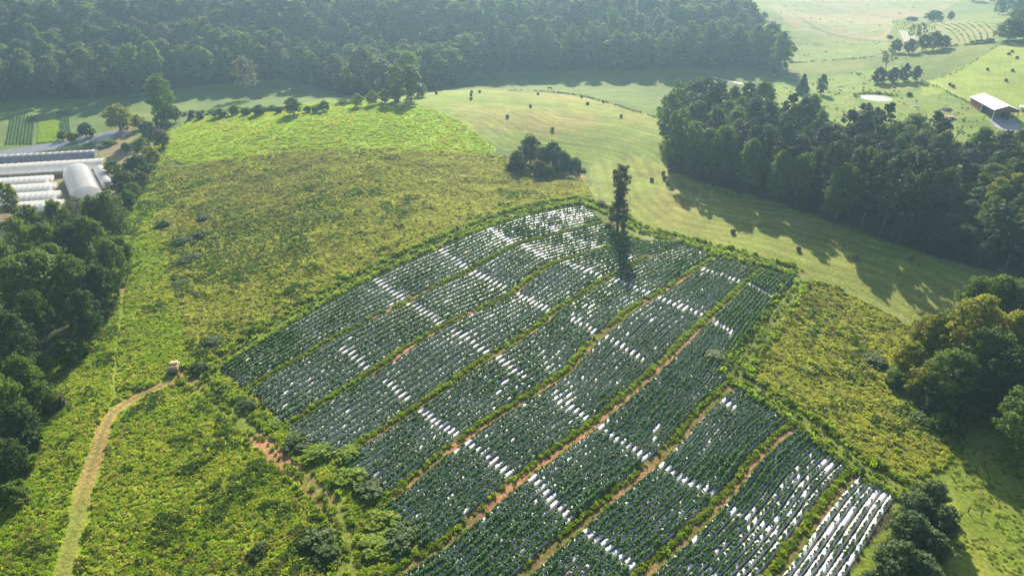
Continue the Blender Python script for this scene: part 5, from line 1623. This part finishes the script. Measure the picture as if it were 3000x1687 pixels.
for i, (px, py, lab) in enumerate([
    (*zb(1000, 0, 385, 712), 'bale sitting on the crest between the saplings and the clover'), (*zb(1000, 0, 402, 716), 'bale touching the other one on the crest beside the clover'), (*zb(1000, 0, 542, 678), 'single bale on the crest under the leafy sapling'),
    (*zb(1000, 0, 672, 660), 'bale in the edge of the wood shadow on the crest'), (*zb(1000, 0, 922, 650), 'back bale of the line of three on the crest'), (*zb(1000, 0, 980, 650), 'bale just east of the line of three'),
    (*zb(1000, 0, 918, 672), 'middle bale of the line of three'), (*zb(1000, 0, 918, 700), 'front bale of the line of three'), (*zb(1000, 0, 1175, 826), 'bale on the west half of the mown slope, above the tree clump'),
    (*zb(1000, 0, 1338, 752), 'bale high on the middle of the mown slope'), (*zb(1000, 0, 1391, 666), 'bale on the skyline of the mown slope'), (*zb(1000, 0, 1493, 916), 'bale nearest above the tree clump, with long shadow'),
    (*zb(1000, 0, 1700, 686), 'bale close to the fence line, western one'), (*zb(1000, 0, 1742, 735), 'bale down from the western fence bale'), (*zb(1000, 0, 1853, 722), 'bale close to the fence line, eastern one'),
    (*zb(1000, 0, 1980, 822), 'lone bale on the mown slope left of the grove'), (*zb(1000, 0, 2195, 1275), 'bale standing apart in the open by the grove group'), (*zb(1000, 0, 2277, 1228), 'upper bale of the group at the grove corner'),
    (*zb(1000, 0, 2285, 1262), 'lower bale of the group at the grove corner'), (*zb(1000, 0, 2320, 1212), 'bale half in grove shade, upper one'), (*zb(1000, 0, 2307, 1296), 'shaded bale below the grove corner group'),
    (*zb(2000, 500, 355, 434), 'bale in the ragged edge of the grove shadow'), (*zb(2000, 500, 818, 556), 'sunlit bale in the middle of the hay strip'), (*zb(2000, 500, 1222, 626), 'bale deep in shade near the sun patches'), (*zb(2000, 500, 1620, 626), 'last shaded bale toward the yellow trees'),
    (*zb(2000, 0, 1888, 598), 'back bale of the touching pair near the barn'), (*zb(2000, 0, 1912, 612), 'front bale of the touching pair near the barn'), (*zb(2000, 0, 2155, 491), 'bale in the middle of the far yellow-green field'),
    (*zb(2000, 0, 2332, 499), 'bale east of the middle one in the far field'), (*zb(2000, 0, 2305, 382), 'front bale of two at the top of the far field'), (*zb(2000, 0, 2328, 364), 'topmost bale of the far field under the dark trees'),
    (*zb(2000, 0, 2363, 409), 'bale below the topmost pair, by the frame edge'), (*zb(2000, 0, 2285, 568), 'bale of the far field nearest above the barn roof')]):
    p = P1(px, py)
    o = empty('hay_bale', p - [0, 0, .06], 'dark round ' + lab, 'hay bale', 'round hay bales left on the mown fields', [1.45, .3, 1.2, .5, 1.7][i % 5])
    s = .86
    o.scale = (s,) * 3
    link('roll', ROLL, o); link('end_face', ENDM, o)

# ------------------------------------------------------------------ cattle
HIDE = plain('black_hide', (.022, .019, .018), (.04, .03, .025), .7, .3)


def skin_body(name, verts, edges, rad, m, root_i=0):
    me = bpy.data.meshes.new(name); me.from_pydata(verts, edges, []); me.materials.append(m)
    o = bpy.data.objects.new(name, me); COL.objects.link(o)
    o.modifiers.new('skin', 'SKIN'); me.skin_vertices or None
    if not me.skin_vertices: me.attributes
    sv = me.skin_vertices[0].data
    for i, r in enumerate(rad): sv[i].radius = r if hasattr(r, '__len__') else (r, r)
    sv[root_i].use_root = True
    o.modifiers.new('smooth', 'SUBSURF').levels = 1
    return o


def cow_geo(graze):
    v = [(0, 0, 1.0), (.5, 0, 1.02), (.95, 0, 1.08), (-.5, 0, 1.03), (-.95, 0, 1.1)]
    e = [(0, 1), (1, 2), (0, 3), (3, 4)]
    r = [(.36, .40), (.36, .38), (.26, .30), (.34, .38), (.24, .26)]
    nk = [(1.25, 0, .95), (1.5, 0, .55), (1.68, 0, .25)] if graze else [(1.25, 0, 1.25), (1.5, 0, 1.42), (1.8, 0, 1.3)]
    i = len(v); v += nk; e += [(2, i), (i, i + 1), (i + 1, i + 2)]; r += [(.19, .22), (.14, .15), (.09, .10)]
    i = len(v); v += [(-1.12, 0, .95), (-1.16, 0, .5)]; e += [(4, i), (i, i + 1)]; r += [(.04, .04), (.035, .035)]
    for x, s, par in ((.75, 1, 1), (.75, -1, 1), (-.78, 1, 3), (-.78, -1, 3)):
        i = len(v); v += [(x, s * .2, .72), (x + (.02 if x > 0 else -.08), s * .2, .38), (x, s * .2, .02)]
        e += [(par, i), (i, i + 1), (i + 1, i + 2)]; r += [(.13, .13), (.075, .075), (.06, .06)]
    return v, e, r


for x, y, g, rz, lab in ((1501, 254, True, .4, 'black cow grazing at the shadow edge, westernmost'), (1543, 249, False, 1.2, 'black cow standing in the shade above the crest bales'), (1612, 263, True, 2.6, 'black cow grazing in sunlight beyond the fence'),
                         (1430, 241, True, .2, 'black cow in deep shade near the wood'), (1446, 236, False, 3.0, 'black cow in deep shade, one of a close pair'), (1411, 243, True, 1.0, 'black cow nearest to the wood spur')):
    o = skin_body('cow', *cow_geo(g), HIDE)
    o.location = P1(x, y); o.rotation_euler = (0, 0, rz)
    tag(o, lab, 'cow', 'black cattle in the valley pasture')

# ------------------------------------------------------------------ fences
POSTM = plain('fence_post_wood', (.16, .13, .10), (.22, .18, .14), .9, .1)


def fence(pix, gap, label, hgt=1.25, wires=(.4, .8, 1.15), weeds=None, post_r=.07):
    L = resample(W(pix), step=gap)
    P = onground(L)
    root = empty('wire_fence', P[0], label, 'fence')
    pm = MB(); pm.tube([(0, 0, -.4), (0, 0, hgt)], [post_r * 1.1, post_r], 6); pme = pm.mesh('post', POSTM)
    for p in P[:100]:
        link('post', pme, root, p - P[0])
    mb = MB()
    for h in wires: mb.tube([tuple(p - P[0] + [0, post_r, h]) for p in P], .012, 4, False)
    mb.obj('wire', STEEL, root)
    return L


fl = fence([(1490, 267), (1560, 268), (1600, 270), (1700, 281), (1780, 302), (1860, 326), (1950, 353)], 3.6, 'weed-grown wire fence running down from the hilltop to the grove')
f2 = fence([(2702, 238), (2722, 246), (2760, 262), (2800, 283), (2838, 303)], 3.4, 'wire fence from the row of cedars down to the barn')
f3 = fence([(2700, 238), (2760, 228), (2805, 211), (2850, 182), (2915, 138)], 5.0, 'wire fence curving between two mown fields up to the far trees')
f4 = fence([(2285, 186), (2400, 180), (2480, 175), (2560, 168)], 5.0, 'wire fence along the foot of the far green hillside')
f5 = fence([(2770, 138), (2830, 133), (2915, 126), (3020, 122)], 5.0, 'wire fence under the hedge of the far field')
q, k_, s_ = [], [], []
for L, n, s in ((fl, 11, .55), (f2, 4, .5), (f3, 3, .5), (f4, 5, .7), (f5, 9, 1.1)):
    r = resample(L, step=3.5 / n); r = r + R.normal(size=r.shape) * .35
    kk = fbm(r[:, 0], r[:, 1], 6, 99, 2) > .33
    q.append(r[kk]); k_.append(R.integers(0, 2, kk.sum())); s_.append(R.uniform(.5, 1.2, kk.sum()) * s)
r = resample(W([(500, 343), (560, 337), (640, 332), (720, 328), (820, 324), (950, 318), (1040, 303)]), step=.5); r = r + R.normal(size=r.shape) * [.6, 1.4]
kk = fbm(r[:, 0], r[:, 1], 8, 98, 2) > .36
q.append(r[kk]); k_.append(R.integers(0, 2, kk.sum())); s_.append(R.uniform(.7, 2.0, kk.sum()))
for (x, y, rx, ry, z) in PONDS:      # rushes on the far rims
    a = R.uniform(.1, 3.05, 90); r = np.c_[x + rx * np.cos(a) * R.uniform(1.12, 1.45, 90), y + ry * np.sin(a) * R.uniform(1.1, 1.3, 90)]
    q.append(r); k_.append(R.integers(0, 2, 90)); s_.append(R.uniform(.4, .9, 90))
q = np.concatenate(q)
scatter('fencerow_weeds', ['dark', 'green'], onground(q), np.concatenate(k_), np.concatenate(s_), R.uniform(0, 6.28, len(q)), 'dark weeds growing up along the wire fences and pond rims', 'weeds')
# rail gate frame in the pasture corner
q0, q1 = P1(2836, 1500), P1(2874, 1513)
gt = empty('rail_gate', q0, 'small wooden H-shaped rail standing in the sunlit pasture corner', 'fence')
v = q1 - q0
for p in ((0, 0, 0), v): m_ = MB(); m_.box((p[0], p[1], p[2] + .5), (.14, .14, 1.7)); m_.obj('post', POSTM, gt)
m_ = MB(); m_.tube([(0, 0, 1.05), (v[0], v[1], v[2] + 1.05)], .06, 6); m_.obj('rail', POSTM, gt)
# far plasticulture rows on the neighbouring farm
FARM = plain('weathered_plastic', (.30, .30, .30), (.22, .22, .20), .7, .15, 1)
for i in range(5):
    L = resample(W([(2637 + i * 8, 92 + i * .8), (2647 + i * 7.5, 108), (2651 + i * 7, 122)]), step=1.5)
    V, Fq = ribbon(L, 1, [-.3, -.24, .24, .3], [0, .16, .16, 0])
    tag(link('mulch_strip', mesh_np('mulch_strip', V, Fq, FARM)), '%s bright plastic strip of the distant field beyond the pond' % ORD[i], 'mulch strip', 'plastic strips on the distant farm')
dp = []
for i in range(16):
    dp.append(resample(W([(2615 + i * 8, 64 + i * .6), (2625 + i * 7.6, 88)]), step=1.4))
for i in range(7):
    dp.append(resample(W([(2735 + i * 24, 70 - i * .3), (2790 + i * 20, 95), (2810 + i * 17, 124)]), step=1.6))
dp = np.concatenate(dp)
scatter('distant_crop_foliage', ['green', 'dark', 'pale'], onground(dp), R.integers(0, 3, len(dp)), R.uniform(.3, .7, len(dp)), R.uniform(0, 6.28, len(dp)), 'hazy crop rows of the distant neighbouring farm', 'crop plants')
# ------------------------------------------------------------------ daylight and air
EL, AZ = math.radians(27.5), math.radians(3.5)
S = Vector((math.sin(AZ) * math.cos(EL), math.cos(AZ) * math.cos(EL), math.sin(EL)))
sun = bpy.data.lights.new('Sun', 'SUN')
sun.energy = 5.0
sun.angle = math.radians(.53)
sun.color = (1.0, .89, .70)
so = bpy.data.objects.new('Sun', sun)
COL.objects.link(so)
so.rotation_euler = S.to_track_quat('Z', 'Y').to_euler()
so.location = (0, 0, 300)
w = bpy.data.worlds.new('World')
SC.world = w
w.use_nodes = True
nt = w.node_tree
bg = nt.nodes['Background']
sky = nt.nodes.new('ShaderNodeTexSky')
sky.sky_type = 'NISHITA'
sky.sun_disc = False
sky.sun_elevation = EL
sky.sun_rotation = AZ
sky.air_density = 1.0
sky.dust_density = 1.5
nt.links.new(sky.outputs[0], bg.inputs[0])
bg.inputs[1].default_value = .07
m = bpy.data.materials.new('haze_air')
m.use_nodes = True
nt = m.node_tree
nt.nodes.clear()
out = nt.nodes.new('ShaderNodeOutputMaterial')
pv = nt.nodes.new('ShaderNodeVolumePrincipled')
pv.inputs['Color'].default_value = (.45, .72, 1.0, 1)
pv.inputs['Density'].default_value = HAZE
pv.inputs['Anisotropy'].default_value = .55
nt.links.new(pv.outputs[0], out.inputs['Volume'])
lo_z, hi_z = float(GZ.min()) - 2.0, 135.0
mb = MB(); mb.box((0, 1400, (lo_z + hi_z) / 2), (7600, 6000, hi_z - lo_z))
hz = mb.obj('haze', m)
tag(hz, kind='stuff')
SC.view_settings.view_transform = 'Standard'
SC.view_settings.look = 'None'
SC.view_settings.gamma = 1.0
SC.view_settings.use_curve_mapping = False
SC.view_settings.exposure = EXPO
SC.render.engine = 'CYCLES'
cy = SC.cycles
cy.use_denoising = True
cy.denoiser = 'OPENIMAGEDENOISE'
cy.volume_bounces = 1
cy.max_bounces = 6
cy.transmission_bounces = 3
cy.diffuse_bounces = 3
cy.glossy_bounces = 2
cy.transparent_max_bounces = 8
cy.sample_clamp_indirect = 6
